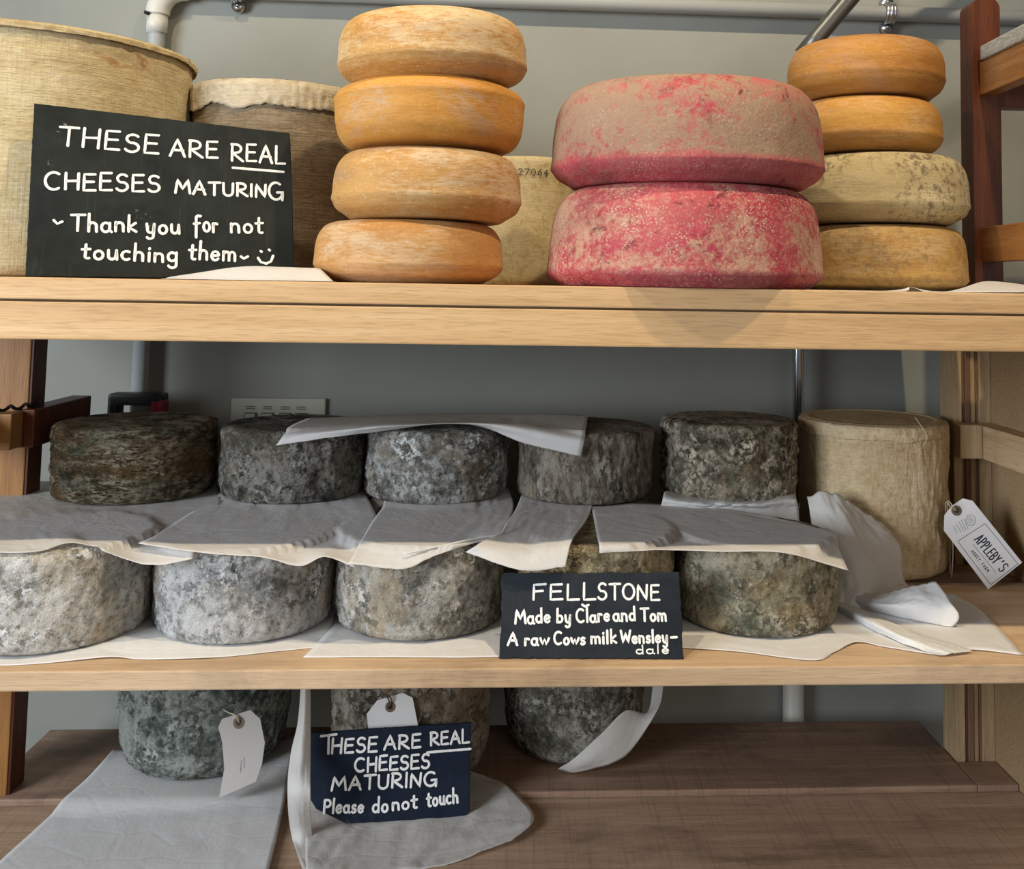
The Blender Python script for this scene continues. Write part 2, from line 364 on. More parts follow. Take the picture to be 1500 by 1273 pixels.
pe = [(xe+.055, .715, zp)]
for i in range(9):
    a = i/8*math.pi/2; pe.append((xe+.05-.05*math.sin(a), .715, zp-.05+.05*math.cos(a)))
pe.append((xe, .715, ze)); tube('elbow', pe, .0225, M['pipewhite'], PW, 20)
sock((xe, .715, ze-.0005), (xe, .715, ze2), .0195)
sc_ = (-0.7277, 0.69, 0.9835); tube('elbow_screw', [Vector(sc_)-Vector((.001, .001, 0)), Vector(sc_)+Vector((.004, .02, 0))], .0035, M['black'], PW)
def clip(px_, py_, lab):
    c = Vector(px_); e = empty('pipe_clip', c); tag(e, lab, 'clip')
    # half-round saddle over the pipe in the yz plane + two lugs with screws
    for dx in (-.007, .0, .007):
        pts = []
        for i in range(11):
            a = -math.pi/2+i/10*math.pi
            pts.append((c.x+dx, .715-.019*math.cos(a)-(.002 if dx == 0 else 0), zp+.019*math.sin(a)))
        tube('saddle', pts, .0042, M['steel'], e, 8)
    for s in (-1, 1):
        z = zp+s*.0265
        tube('lug', [(c.x, .722, z), (c.x, .738, z)], .0125, M['steel'], e, 18)
        sc = tube('screw', [(c.x, .716, z), (c.x, .7225, z)], .0045, M['chrome'], e, 8)
clip((0.7433, 0.715, 1.0259), 0, 'grey metal saddle clip on the pipe above the right cheese stack')
clip((-0.5641, 0.715, 1.0477), 0, 'metal pipe clip at the top edge, left of the orange stack')
# chrome pole
xc = (0.5456, 0.679, 0.2916)
tag(tube('metal_pole', [(xc[0], .739, .05), (xc[0], .70, .05), (xc[0], .685, .058), (xc[0], .679, .08), (xc[0], .679, .70), (xc[0], .685, .722), (xc[0], .70, .73), (xc[0], .739, .73)], .0105, M['chrome'], None, 24), 'upright chrome pole behind the cheeses, left of the tall clothbound one', 'pole')
d0 = Vector((0.5443, 0.55, 0.9394)); d1 = Vector((0.599, 0.53, 1.0082)); dv = d1-d0
tag(tube('metal_strut', [tuple(d0-dv*.45), tuple(d0), tuple(d1), tuple(d0+dv*6)], .0165, M['darkmetal'], None, 28), 'dark slanting metal tube rising behind the amber cheese on the right stack', 'pole')
xw = (0.548, 0.725, -0.3305)[0]
pw = empty('waste_pipe', (xw, .72, -.7)); tag(pw, 'white vertical pipe on the wall below the middle shelf', 'pipe')
tube('pipe_run', [(xw, .718, -1.2), (xw, .718, .05)], .0205, M['pipewhite'], pw, 20)
# switch plate
s0 = (-0.5479, 0.735, 0.171); s1 = (-0.368, 0.735, 0.1723); zt = (-0.4695, 0.735, 0.2458)[2]
sp = empty('switch_plate', ((s0[0]+s1[0])/2, .735, zt-.045)); tag(sp, 'beige wall switch plate with four square switches behind the grey cheeses', 'switch')
box('plate', s0[0], s1[0], .730, .7395, zt-.09, zt, M['pastry'], sp, bev=.003)
zz = (-0.4669, 0.73, 0.2086)[2]
for cx in ((-0.5095, 0.73, 0.2108)[0], (-0.4773, 0.73, 0.2111)[0], (-0.4437, 0.73, 0.2114)[0], (-0.4139, 0.73, 0.2116)[0]):
    box('switch', cx-.0115, cx+.0115, .7265, .7298, zz-.014, zz+.010, M['grooves'], sp, bev=.0015)
    box('switch_rocker', cx-.0095, cx+.0095, .7245, .7264, zz-.012, zz+.008, M['pastry'], sp, bev=.001)
    for dz in (.016, .020): box('switch_marking', cx-.009, cx+.008, .7292, .7299, zz+dz, zz+dz+.0018, M['grooves'], sp, bev=0)
# red and black handle-frame
h0 = (-0.7492, 0.66, 0.23); h1 = (-0.6497, 0.66, 0.2309); hz = (-0.7003, 0.66, 0.2603)[2]; hc = (-0.6817, 0.66, 0.2306)[0]
hb = empty('handled_case', ((h0[0]+h1[0])/2, .66, hz-.12)); tag(hb, 'black and dark red case with a handle behind the leftmost dark cheese', 'case')
def framepiece(name, x0, x1, z0, z1, m, y0=.65, y1=.69): return box(name, x0, x1, y0, y1, z0, z1, m, hb, bev=.006)
framepiece('case_body', h0[0], h1[0], .003, hz-.045, M['black'])
framepiece('handle', h0[0], h1[0]-.001, hz-.022, hz, M['black'])
framepiece('handle_side', h0[0], h0[0]+.018, hz-.05, hz-.012, M['black'])
framepiece('handle_side', h1[0]-.022, h1[0], hz-.05, hz-.010, M['red'], .6495, .6905)
# twisted black cord on the left rail
pts = []
a0 = Vector((-0.8276, 0.3, 0.2597)); a1 = Vector((-0.7618, 0.42, 0.2691)); 
for i in range(60):
    t = i/59; p = a0.lerp(a1, t); a = t*34; pts.append((p.x, p.y+.003*math.cos(a), max(p.z, .2665)+.003*math.sin(a)))
tag(tube('twisted_cord', pts, .0026, M['black'], None, 8), 'black twisted cord lying on the left wooden rail', 'cord')

# ---------------------------------------------------------------- cheeses
def resample(prof, n, keep=None):
    L = [0]
    for a, b in zip(prof, prof[1:]): L.append(L[-1]+math.hypot(b[0]-a[0], b[1]-a[1]))
    out = []; j = 0
    for i in range(n):
        d = L[-1]*i/(n-1)
        while j < len(L)-2 and L[j+1] < d: j += 1
        t = (d-L[j])/(L[j+1]-L[j]); out.append((prof[j][0]+(prof[j+1][0]-prof[j][0])*t, prof[j][1]+(prof[j+1][1]-prof[j][1])*t))
    if keep:
        q = min(range(n), key=lambda i: math.hypot(out[i][0]-keep[0], out[i][1]-keep[1])); out[q] = keep
    return out
def smooth_prof(p, sharp=(), it=2):
    for _ in range(it):
        q = [p[0]]
        for i in range(1, len(p)-1):
            if tuple(p[i]) in sharp: q.append(p[i]); continue
            a, b, c = p[i-1], p[i], p[i+1]
            q += [((a[0]+3*b[0])/4, (a[1]+3*b[1])/4), ((c[0]+3*b[0])/4, (c[1]+3*b[1])/4)]
        q.append(p[-1]); p = q
    return p
def lathe(name, prof, m, parent=None, seg=150, n=56, disp=None, seed=0, keep=None):
    prof = resample(prof, n, keep); zs = [p[1] for p in prof]; H = max(zs); off = Vector((seed*7.3, seed*3.1, seed*1.7))
    vs = []; fs = []
    for i, (r, z) in enumerate(prof):
        a_, b_ = prof[max(0, i-1)], prof[min(n-1, i+1)]
        t = Vector((b_[0]-a_[0], b_[1]-a_[1])).normalized(); nr, nz = t.y, -t.x
        if r < 1e-5:
            vs.append(Vector((0, 0, z))); continue
        for k_ in range(seg):
            a = 2*math.pi*k_/seg; p = Vector((r*math.cos(a), r*math.sin(a), z)); nn = Vector((nr*math.cos(a), nr*math.sin(a), nz))
            if disp:
                fade = min(1, z/.012)
                fade = min(fade, max(.12, (H-z)/.014)) if nz > .6 else fade
                p += nn*disp(p+off, a, z/H)*max(fade, .1)
                p.z = max(p.z, 0.0); p.z = min(p.z, H+.0012)
            vs.append(p)
    # index rows
    idx = []; c = 0
    for (r, z) in prof:
        if r < 1e-5: idx.append([c]); c += 1
        else: idx.append(list(range(c, c+seg))); c += seg
    for A, B in zip(idx, idx[1:]):
        for k_ in range(seg):
            k2 = (k_+1) % seg
            if len(A) == 1: fs.append((A[0], B[k2], B[k_]))
            elif len(B) == 1: fs.append((A[k_], A[k2], B[0]))
            else: fs.append((A[k_], A[k2], B[k2], B[k_]))
    return mesh_obj(name, vs, fs, m, parent, True)
def fr(p, s, o=4): return noise.fractal(p*s, 1.0, 2.0, o)
def d_grey(amp=1.0, st=1.0):
    def f(p, a, h):
        q = Vector((p.x, p.y, p.z*st))
        return amp*(.0022*fr(q, 9, 2)+.0026*fr(q, 34, 4)+.0034*abs(fr(q, 80, 3)))
    return f
def d_lumpy(p, a, h):
    v = noise.voronoi(Vector((p.x, p.y, p.z*.7))*70)[0]
    return .0025*fr(p, 26, 3)+.013*max(0, .50-v[0])*(1 if noise.noise(p*14) > -.15 else .3)
def d_wax(p, a, h):
    q = Vector((p.x*1.0, p.y*1.0, p.z*.28))
    s = min(1, max(0, (a-4.75)*1.6))    # drips on the right-hand flank
    return .0010*fr(p, 60, 3)+.0012*fr(p, 7, 2)+(.10+.9*s)*.0065*abs(fr(q, 55, 3))
def d_cloth(p, a, h): return .0012*fr(p, 7, 2)+.0005*fr(Vector((p.x, p.y, p.z*4)), 60, 3)+(.0016*fr(Vector((p.x, p.y, p.z*3)), 40, 2) if h > .9 else 0)
def d_smooth(p, a, h): return .0018*fr(p, 6, 2)+.0003*fr(Vector((p.x, p.y, p.z*3)), 50, 3)
def d_pink(p, a, h): return .0022*fr(p, 6, 2)+.0006*fr(p, 45, 3)

def drum(R, H, rb=.010, rt=.012, bulge=.0):
    p = [(0, 0), (R-rb-.004, 0), (R-rb, 0), (R-rb*.3, rb*.3), (R, rb)]
    p += [(R+bulge, H*.5), (R, H-rt), (R-rt*.3, H-rt*.3), (R-rt, H), (R-rt-.02, H), (0, H)]
    return smooth_prof(p, it=2)
def wheel(R, H, ridge=.27, flip=False, top=.62, bot=.78):
    rg = (R, H*ridge)
    p = [(0, 0), (R*bot*.9, 0), (R*bot, 0), (R*(bot*.5+.455), H*ridge*.22), (R*.955, H*ridge*.52), (R*.984, H*ridge*.86), rg, (R*.988, H*(ridge+.12)), (R*.985, H*(ridge+.30)), (R*.95, H*.80), (R*(.85), H*.965), (R*top, H), (R*top*.7, H), (0, H)]
    p = smooth_prof(p, (rg,), 3)
    if flip: p = [(r, H-z) for r, z in reversed(p)]
    return p
def cheese(name, x, y, z, prof, m, label, cat='cheese', disp=None, seed=0, group=None, tilt=(0, 0), rz=0, n=56, seg=150, keep=None):
    o = lathe(name, prof, m, None, seg, n, disp, seed, keep); o.location = (x, y, z); o.rotation_euler = (math.radians(tilt[0]), math.radians(tilt[1]), math.radians(rz))
    return tag(o, label, cat, group)

# orange stack
MG = [gouda('orange_rind_a', (.60, .33, .10), (.46, .20, .04), (.70, .56, .34), .85, lo=.42, hi=.58),
      gouda('orange_rind_b', (.66, .33, .07), (.52, .22, .035), (.56, .38, .24), .75, lo=.49, hi=.60),
      gouda('orange_rind_c', (.56, .31, .10), (.42, .20, .05), (.64, .51, .33), .80, lo=.46, hi=.59),
      gouda('orange_rind_d', (.54, .29, .10), (.42, .19, .05), (.58, .43, .27), .75, lo=.48, hi=.60)]
G_OR = 'orange cheese wheels in the front left stack'
ys = [(-0.154, 0.1515, 0.1315), (-0.1313, 0.1528, 0.1328), (-0.1296, 0.1546, 0.1346), (-0.1279, 0.1538, 0.1338)]
yz = [T1, (-0.1407, 0.1, 0.5554)[2], (-0.1296, 0.1, 0.6529)[2], (-0.1275, 0.1, 0.7473)[2], (-0.1263, 0.055, 0.8426)[2]]
orl = ['bottom orange cheese wheel of the stack beside the big slate sign', 'third orange cheese wheel down, with a sharp low ridge and dusty left side', 'second orange cheese wheel down, bright orange band at its upper ridge', 'topmost tilted orange wheel with pale dusty rind, beside the large pink cheeses']
for i in range(4):
    x, y, r = ys[i]; h = yz[i+1]-yz[i]-.0006; rgk = (.28, .30, .24, .27)[i]; kp = (r, h*rgk) if i != 2 else (r, h-h*rgk)
    cheese('cheese_wheel', x, y, yz[i]+(.0005 if i == 0 else 0)+(.0006*i), wheel(r, h, (.28, .30, .24, .27)[i], flip=(i == 2)), MG[(3, 2, 1, 0)[i]], orl[i], disp=d_smooth, seed=i+1, group=G_OR, tilt=(0, (0.0, .3, .8, 1.8)[i]), rz=(20, 75, 140, 210)[i], n=80, seg=200, keep=kp)
# pink pair
x, y, r = (0.2375, 0.1631, 0.1971); zc = (0.2162, 0.055, 0.6094)[2]; h = zc-T1-.001
MP1 = pinkrind('pink_rind_dusty', .90, .40, .51, (.36, .26, .17), .3, .6, .029); MP2 = pinkrind('pink_rind', .85, .455, .565, (.54, .36, .24), .7, .35, .016)
cheese('cheese_wheel', x, y, T1+.0005, wheel(r, h, .12, top=.74, bot=.9), MP2, 'lower large pink cheese with white speckled mould on the top shelf', disp=d_pink, seed=11, group='large pink cheeses', rz=10, n=90, seg=240, keep=(r, h*.12))
x, y, r = (0.2397, 0.1672, 0.1972); h = (0.2141, 0.05, 0.7538)[2]-zc
cheese('cheese_wheel', x, y, zc+.001, wheel(r, h, .19, top=.74, bot=.84), MP1, 'upper large pink cheese under a brown dusty bloom, on the other pink one', disp=d_pink, seed=12, group='large pink cheeses', rz=70, tilt=(0, -1.0), n=90, seg=240, keep=(r, h*.19))
# right stack
MR = [gouda('amber_rind', (.48, .22, .04), (.34, .13, .02), (.42, .29, .18), .60, .15, (.16, .09, .05)), gouda('amber_rind_pale', (.60, .32, .07), (.44, .18, .025), (.58, .43, .27), .70),
      gouda('speckled_rind', (.56, .46, .25), (.44, .34, .17), (.64, .56, .38), .8, .85, (.16, .12, .075), (.36, .29, .2)), gouda('tan_rind', (.55, .34, .11), (.40, .22, .06), (.58, .46, .28), .85, .6, (.26, .17, .09), (.5, .38, .2))]
rz_ = [T1, (0.5861, 0.3, 0.5778)[2], (0.5755, 0.3, 0.693)[2], (0.5648, 0.3, 0.7848)[2], (0.5539, 0.3, 0.8828)[2]]
rc = [(0.599, 0.3865, 0.1465), (0.5999, 0.3892, 0.1492), (0.5784, 0.3869, 0.1269), (0.5797, 0.3868, 0.1318)]
rlb = ['bottom tan speckled cheese of the right stack, on paper', 'pale speckled cheese second from the bottom of the right stack', 'pale amber cheese second from the top of the right stack', 'dark amber cheese topping the right stack beside the tall post']
for i in range(4):
    x, y, r = rc[i]; h = rz_[i+1]-rz_[i]-.0006; rgk = (.16, .26, .30, .34)[i]
    cheese('cheese_wheel', x, y, rz_[i]+.001+(.0006*i), wheel(r, h, (.16, .26, .30, .34)[i]), MR[3-i], rlb[i], disp=d_smooth, seed=20+i, group='cheeses in the right stack', rz=(10, 60, 130, 200)[i], n=80, seg=200, keep=(r, h*rgk))
# clothbound pair at the left and the cream truckle
MC = [cloth('cloth_yellow', (.46, .34, .18), (.64, .52, .30), (.76, .67, .46), .8, .7), cloth('cloth_brown', (.17, .12, .07), (.29, .22, .14), (.42, .35, .25), .25, .8, .9, (.13, .09, .05)),
      cloth('cloth_wax', (.42, .30, .16), (.60, .47, .29), (.72, .61, .43), .35, .15, .6, wave=.45)]
x, y, r = (-0.7593, 0.3292, 0.2292)
hA = (-0.6761, 0.1, 0.8176)[2]-T1
A = empty('clothbound_cheese', (x, y, T1+.0005)); tag(A, 'huge yellowish clothbound cheese behind the big slate sign, leftmost', 'cheese', 'clothbound cheeses')
lathe('cheese_body', drum(r, hA, .012, .016, .003), MC[0], A, 200, 90, d_cloth, 31)
def band(name, parent, r, z1, h, m, seed, a0=0, a1=2*math.pi, amp=.0016, ragged=.35, n=240, over=.018, back=.0):
    """loose cloth strip round the upper rim"""
    vs = []; fs = []; rows = 12
    for i in range(n+1):
        a = a0+(a1-a0)*i/n
        hh = h*(1+ragged*noise.noise(Vector((a*3+seed, seed, 0)))*1.4+ragged*.4*noise.noise(Vector((a*17, seed, 2))))
        for j in range(rows+1):
            t = j/rows
            if t < .25: rr = r-over*(1-t/.25); z = z1+.0020
            else: rr = r+.0028; z = z1-.002-(t-.25)/.75*hh
            if .2 < t < .34: rr = r+.0005; z = z1-.0002
            p = Vector((rr*math.cos(a), rr*math.sin(a), z))
            d = amp*(noise.noise(Vector((a*26+seed, z*60, seed)))+.6*noise.noise(Vector((a*60+z*90, z*30, seed))))
            vs.append(p+Vector((math.cos(a), math.sin(a), 0))*(d+amp*.7))
    for i in range(n):
        for j in range(rows):
            a = i*(rows+1)+j; fs.append((a, a+rows+1, a+rows+2, a+1))
    o = mesh_obj(name, vs, fs, m, parent, True)
    s = o.modifiers.new('thick', 'SOLIDIFY'); s.thickness = .0007; s.offset = 1
    return o
band('cloth_rim', A, r+.001, hA-.001, .008, MC[0], 3, amp=.0026, over=.02)
x, y, r = (-0.4024, 0.4115, 0.1365); hB = (-0.3806, 0.27, 0.7785)[2]-T1
B = empty('clothbound_cheese', (x, y, T1+.0005)); tag(B, 'brown clothbound cheese with a pale folded cloth rim, left of the orange stack', 'cheese', 'clothbound cheeses')
lathe('cheese_body', drum(r, hB, .010, .010), MC[1], B, 180, 80, d_cloth, 32)
MBand = cloth('cloth_band', (.48, .38, .24), (.62, .53, .38), (.72, .65, .52), .25, .3, .9)
band('cloth_band', B, r, hB, .040, MBand, 5, amp=.0030, over=.03, ragged=.16)
x, y, r = (0.01, 0.5483, 0.0983); hC = (0.007, 0.45, 0.6927)[2]-T1
MCr = gouda('cream_rind', (.66, .54, .30), (.58, .46, .23), (.72, .63, .42), .5, .45, (.34, .22, .07), (.6, .47, .25)); 
Cc = empty('truckle_cheese', (x, y, T1+.0005)); tag(Cc, 'tall cream cheese with an inked number, behind the pink cheeses', 'cheese')
lathe('cheese_body', drum(r, hC, .006, .006), MCr, Cc, 140, 60, d_smooth, 33); cream = (x, y, r, hC)

# grey rind cheeses
MGr = {
 'F1': rind('rind_f1', (.16, .15, .12), (.36, .34, .30), (.60, .58, .54), tan=(.40, .32, .20), tan_a=.45, green_a=.4, white_a=.6, cover=.03),
 'F2': rind('rind_f2', (.13, .125, .115), (.29, .29, .28), (.50, .50, .50), tan=(.27, .19, .10), tan_a=.6, green_a=.25, white_a=.6, cover=.02),
 'F3': rind('rind_f3', (.13, .12, .10), (.29, .28, .25), (.48, .46, .42), tan=(.34, .25, .14), tan_a=.6, green_a=.2, white_a=.5, cover=.01),
 'F4': rind('rind_f4', (.12, .09, .05), (.25, .20, .12), (.42, .35, .23), tan=(.36, .25, .12), tan_a=.6, green_a=.2, white_a=.4),
 'F5': rind('rind_f5', (.085, .08, .055), (.20, .185, .135), (.40, .37, .29), tan=(.30, .22, .11), tan_a=.5, green=(.09, .12, .09), green_a=.4, white_a=.5, cover=.0),
 'G1': rind('rind_g1', (.025, .019, .012), (.085, .065, .038), (.25, .22, .16), tan=(.13, .075, .03), tan_a=.6, green=(.05, .07, .05), green_a=.5, white_a=.55, streak=2.6),
 'G2': rind('rind_g2', (.022, .022, .020), (.07, .069, .064), (.22, .21, .19), tan=(.15, .12, .08), tan_a=.35, green_a=.25, white_a=.6),
 'G3': rind('rind_g3', (.05, .048, .04), (.16, .155, .14), (.38, .38, .37), tan=(.22, .17, .11), tan_a=.55, green=(.10, .12, .11), green_a=.35, white_a=.85, cover=.01),
 'G4': rind('rind_g4', (.045, .038, .028), (.12, .102, .078), (.23, .21, .175), tan=(.17, .13, .085), tan_a=.7, green_a=.15, white_a=.45, streak=.5),
 'G5': rind('rind_g5', (.04, .036, .026), (.13, .115, .085), (.36, .32, .25), tan=(.20, .14, .08), tan_a=.4, green=(.06, .08, .05), green_a=.45, white_a=.8),
 'B1': rind('rind_b1', (.045, .052, .045), (.15, .165, .145), (.34, .365, .335), tan=(.24, .21, .17), tan_a=.4, green=(.05, .075, .06), green_a=.4, white_a=.6),
 'B2': rind('rind_b2', (.09, .08, .06), (.24, .21, .165), (.38, .35, .30), tan=(.27, .19, .11), tan_a=.6, green_a=.1, white_a=.3),
 'B3': rind('rind_b3', (.07, .065, .05), (.19, .18, .15), (.38, .37, .32), tan=(.15, .11, .07), tan_a=.4, green_a=.2, white_a=.5),
}
GF = 'front row of grey rind cheeses'; GG = 'back row of grey rind cheeses'; GB = 'tall grey cheeses on the bottom shelf'
FR = {'F1': ((-0.6184, 0.1586, 0.1236), .124, 'pale mottled grey cheese at the left end of the front row'),
      'F2': ((-0.3701, 0.1877, 0.1177), .1185, 'bluish white grey cheese with a brown patch on its right, front row'),
      'F3': ((-0.1293, 0.1945, 0.1145), .120, 'round grey rind cheese directly left of the slate sign headed FELLSTONE'),
      'F4': ((0.116, 0.1945, 0.1115), .122, 'brownish cheese half hidden behind the slate sign headed FELLSTONE'),
      'F5': ((0.3504, 0.1991, 0.1141), .1185, 'olive grey cheese directly right of the slate sign headed FELLSTONE')}
TOPS = []
for i, (kx, ((x, y, r), h, lab)) in enumerate(FR.items()):
    cheese('grey_cheese', x, y, .0022, drum(r, h, .012, .012, .001), MGr[kx], lab, disp=d_grey(), seed=40+i, group=GF, rz=i*70, seg=250, n=86); TOPS.append((x, y, r, .0022+h))
LZ = .1265
GR = {'G1': ((-0.6154, 0.4328, 0.1228), (-0.5799, 0.33, 0.2415)[2]-LZ-.002, 'dark brown mottled cheese at the left end of the back row', d_grey(1.1, 2.5)),
      'G2': ((-0.3611, 0.4341, 0.1141), (-0.1227, 0.33, 0.2397)[2]-LZ-.002, 'dark grey cheese with pale crumbly specks, under the left end of the top sheet', d_grey(1.4)),
      'G3': ((-0.1287, 0.435, 0.115), (-0.1227, 0.33, 0.2397)[2]-LZ-.002, 'blue grey cheese with white patches under the middle of the top sheet', d_grey(1.1)),
      'G4': ((0.1158, 0.4325, 0.1125), (-0.1227, 0.33, 0.2397)[2]-LZ-.002, 'smooth brown grey cheese under the right end of the top sheet', d_grey(.8, .5)),
      'G5': ((0.3611, 0.4431, 0.1131), (0.3294, 0.33, 0.2516)[2]-LZ-.002, 'knobbly dark cheese beside the tall clothbound one, back row', d_lumpy)}
for i, (kx, ((x, y, r), h, lab, dd)) in enumerate(GR.items()):
    cheese('grey_cheese', x, y, LZ+.002, drum(r, h, .008, .008, .0), MGr[kx], lab, disp=dd, seed=50+i, group=GG, rz=i*50+5, seg=250, n=86); TOPS.append((x, y, r, LZ+.002+h))
    lc = cheese('grey_cheese', x, y, .001, drum(r-.003, .1235, .012, .010), MGr[('F4', 'F3', 'B2', 'F4', 'F5')[i]], ('grey cheese under the dark brown mottled one, left end', 'grey cheese underneath the dark grey cheese with pale specks', 'grey cheese underneath the blue grey cheese with white patches', 'grey cheese underneath the smooth brown grey cheese', 'paper-draped cheese underneath the knobbly dark cheese')[i], disp=d_grey(.7), seed=60+i, group='grey cheeses supporting the back row', rz=i*40, seg=90, n=36)
    TOPS.append((x, y, r-.003, .1245))
# tall clothbound cheese with tag
x, y, r = (0.6215, 0.4763, 0.1233); hG = (0.5834, 0.36, 0.2507)[2]
G6 = empty('clothbound_cheese', (x, y, .0015)); tag(G6, 'tall wrinkled tan clothbound cheese at the right of the middle shelf', 'cheese', 'clothbound cheeses'); TOPS.append((x, y, r, hG))
lathe('cheese_body', drum(r, hG-.0015, .014, .006), MC[2], G6, 260, 110, d_wax, 71)
band('cloth_lid', G6, r-.001, hG-.003, .020, MC[2], 9, amp=.0018, ragged=.25, over=.02)
# loose threads on the lid
def thread(name, pts, r, m, parent): 
    P = []; pts = [Vector(p) for p in pts]
    for i in range(len(pts)-1):
        p0 = pts[max(0, i-1)]; p1 = pts[i]; p2 = pts[i+1]; p3 = pts[min(len(pts)-1, i+2)]
        for s in range(6):
            t = s/6; P.append(.5*((2*p1)+(-p0+p2)*t+(2*p0-5*p1+4*p2-p3)*t*t+(-p0+3*p1-3*p2+p3)*t**3))
    P.append(pts[-1]); return tube(name, P, r, m, parent, 6)
thread('loose_thread', [(0.6512, 0.358, 0.2658), (0.6623, 0.352, 0.2479), (0.6683, 0.35, 0.2351), (0.6621, 0.352, 0.2183)], .0006, M['string'], G6)
thread('loose_thread', [(0.5513, 0.349, 0.241), (0.5584, 0.347, 0.2293), (0.5724, 0.345, 0.2221), (0.5896, 0.346, 0.2264)], .0004, M['string'], G6)
# bottom shelf
BR = {'B1': ((-0.5157, 0.5434, 0.1384), .26, 'green grey mottled tall cheese with a hanging tag, bottom shelf left', ZB), 'B2': ((-0.164, 0.4967, 0.1317), .25, 'tan grey tall cheese behind the painted sign on the bottom shelf', ZF),
      'B3': ((0.1124, 0.5682, 0.1232), .26, 'grey tall cheese on the bottom shelf with thin paper at its right', ZB)}
for i, (kx, ((x, y, r), h, lab, z0)) in enumerate(BR.items()):
    if kx == 'B2': z0 = ZB
    cheese('grey_cheese', x, y, z0+.003, smooth_prof([(0, 0), (r*.72, 0), (r*.80, .001), (r*.90, .012), (r*.97, .045), (r*1.0, .11), (r*.99, h*.75), (r*.95, h*.95), (r*.85, h), (r*.6, h), (0, h)], it=3), MGr[kx], lab, disp=d_grey(1.1), seed=80+i, group=GB, rz=i*90, seg=230, n=100)

# ---------------------------------------------------------------- papers
def cr(p0, p1, p2, p3, t): return .5*((2*p1)+(-p0+p2)*t+(2*p0-5*p1+4*p2-p3)*t*t+(-p0+3*p1-3*p2+p3)*t**3)
def crow(pts, u):
    n = len(pts)-1; f = min(u*n, n-1e-6); i = int(f); t = f-i
    p = lambda j: pts[j] if 0 <= j <= n else (pts[0]*2-pts[1] if j < 0 else pts[n]*2-pts[n-1])
    return cr(p(i-1), p(i), p(i+1), p(i+2), t)
def sheet(name, rows, m, label=None, group=None, parent=None, nu=44, nv=30, wr=.0012, seed=0, floor=None, collide=True, gap=.0012, cat='paper', crease=.0, top_only=False):
    rows = [[Vector(p) for p in r] for r in rows]
    vs = []; fs = []
    for j in range(nv+1):
        v = j/nv
        for i in range(nu+1):
            u = i/nu
            p = crow([crow(r, u) for r in rows], v)
            q = Vector((u*5+seed, v*4, seed)); d = wr*(noise.noise(q)+.5*noise.noise(q*2.3)+.35*noise.noise(q*5.1))
            d += crease*abs(noise.noise(Vector((u*9+v*4+seed, v*2, 3))))
            p = p.copy(); p.z += d+wr*.3
            if abs(d) and not floor: p.y += d*.5
            if floor is not None:
                f = floor(p) if callable(floor) else floor
                p.z = max(p.z, f+.0006+gap*.3)
            if collide:
                for (x, y, R, zt) in TOPS:
                    dd = math.hypot(p.x-x, p.y-y)
                    if dd < R+.004 and zt-.06 < p.z < zt+.0030+gap:
                        if dd < R-.006 or p.z > zt-.012 or top_only: p.z = zt+.0030+gap if (dd < R+.001 or not top_only) else p.z
                        else:
                            s = (R+.0045+gap)/max(dd, 1e-5); p.x = x+(p.x-x)*s; p.y = y+(p.y-y)*s
            vs.append(p)
    for j in range(nv):
        for i in range(nu):
            a = j*(nu+1)+i; fs.append((a, a+1, a+nu+2, a+nu+1))
    o = mesh_obj(name, vs, fs, m, parent, True)
    s = o.modifiers.new('thick', 'SOLIDIFY'); s.thickness = .00025; s.offset = 1
    if label: tag(o, label, cat, group)
    return o
GP = 'wax paper sheets between the grey cheeses'
Z2 = .1262
# under G1 / over F1
sheet('wax_paper_sheet', [[(-0.9822, 0.5452, 0.1262), (-0.8506, 0.5298, 0.1262), (-0.7288, 0.5082, 0.1262), (-0.5958, 0.4813, 0.1262), (-0.4931, 0.466, 0.1262)],
   [(-0.9012, 0.3868, 0.1262), (-0.7964, 0.3939, 0.1262), (-0.6837, 0.3495, 0.1262), (-0.5479, 0.3123, 0.1262), (-0.452, 0.348, 0.1262)],
   [(-0.8122, 0.2155, 0.1262), (-0.7017, 0.2165, 0.1262), (-0.6181, 0.2172, 0.1262), (-0.5296, 0.2068, 0.124), (-0.442, 0.2285, 0.124)],
   [(-0.7407, 0.085, 0.13), (-0.6361, 0.096, 0.13), (-0.5837, 0.1138, 0.131), (-0.507, 0.1087, 0.12), (-0.4205, 0.127, 0.12)],
   [(-0.7217, 0.05, 0.1344), (-0.6056, 0.04, 0.127), (-0.5588, 0.075, 0.1317), (-0.4622, 0.05, 0.1118), (-0.4066, 0.06, 0.1159)]], M['paper'], 'left sheet of wax paper covering the pale mottled cheese, leftmost', GP, seed=1, nu=60, gap=0)
sheet('wax_paper_sheet', [[(-0.4767, 0.4548, 0.1262), (-0.3981, 0.4506, 0.1262), (-0.3316, 0.452, 0.1262), (-0.2553, 0.4651, 0.1262)],
   [(-0.4747, 0.3836, 0.1262), (-0.3787, 0.3242, 0.1262), (-0.3048, 0.3155, 0.1262), (-0.2188, 0.3264, 0.1262)],
   [(-0.4811, 0.2366, 0.125), (-0.3685, 0.2036, 0.125), (-0.2903, 0.217, 0.124), (-0.2014, 0.2394, 0.122)],
   [(-0.4843, 0.1437, 0.124), (-0.3636, 0.1148, 0.123), (-0.2739, 0.1132, 0.119), (-0.2026, 0.1174, 0.118)],
   [(-0.484, 0.085, 0.1293), (-0.4045, 0.06, 0.1244), (-0.3305, 0.055, 0.1206), (-0.2718, 0.05, 0.11), (-0.2406, 0.06, 0.1184), (-0.2007, 0.05, 0.1074)]], M['paper'], 'wax paper sheet with a pointed left corner over the bluish cheese', GP, seed=2, nu=60, gap=.0010)
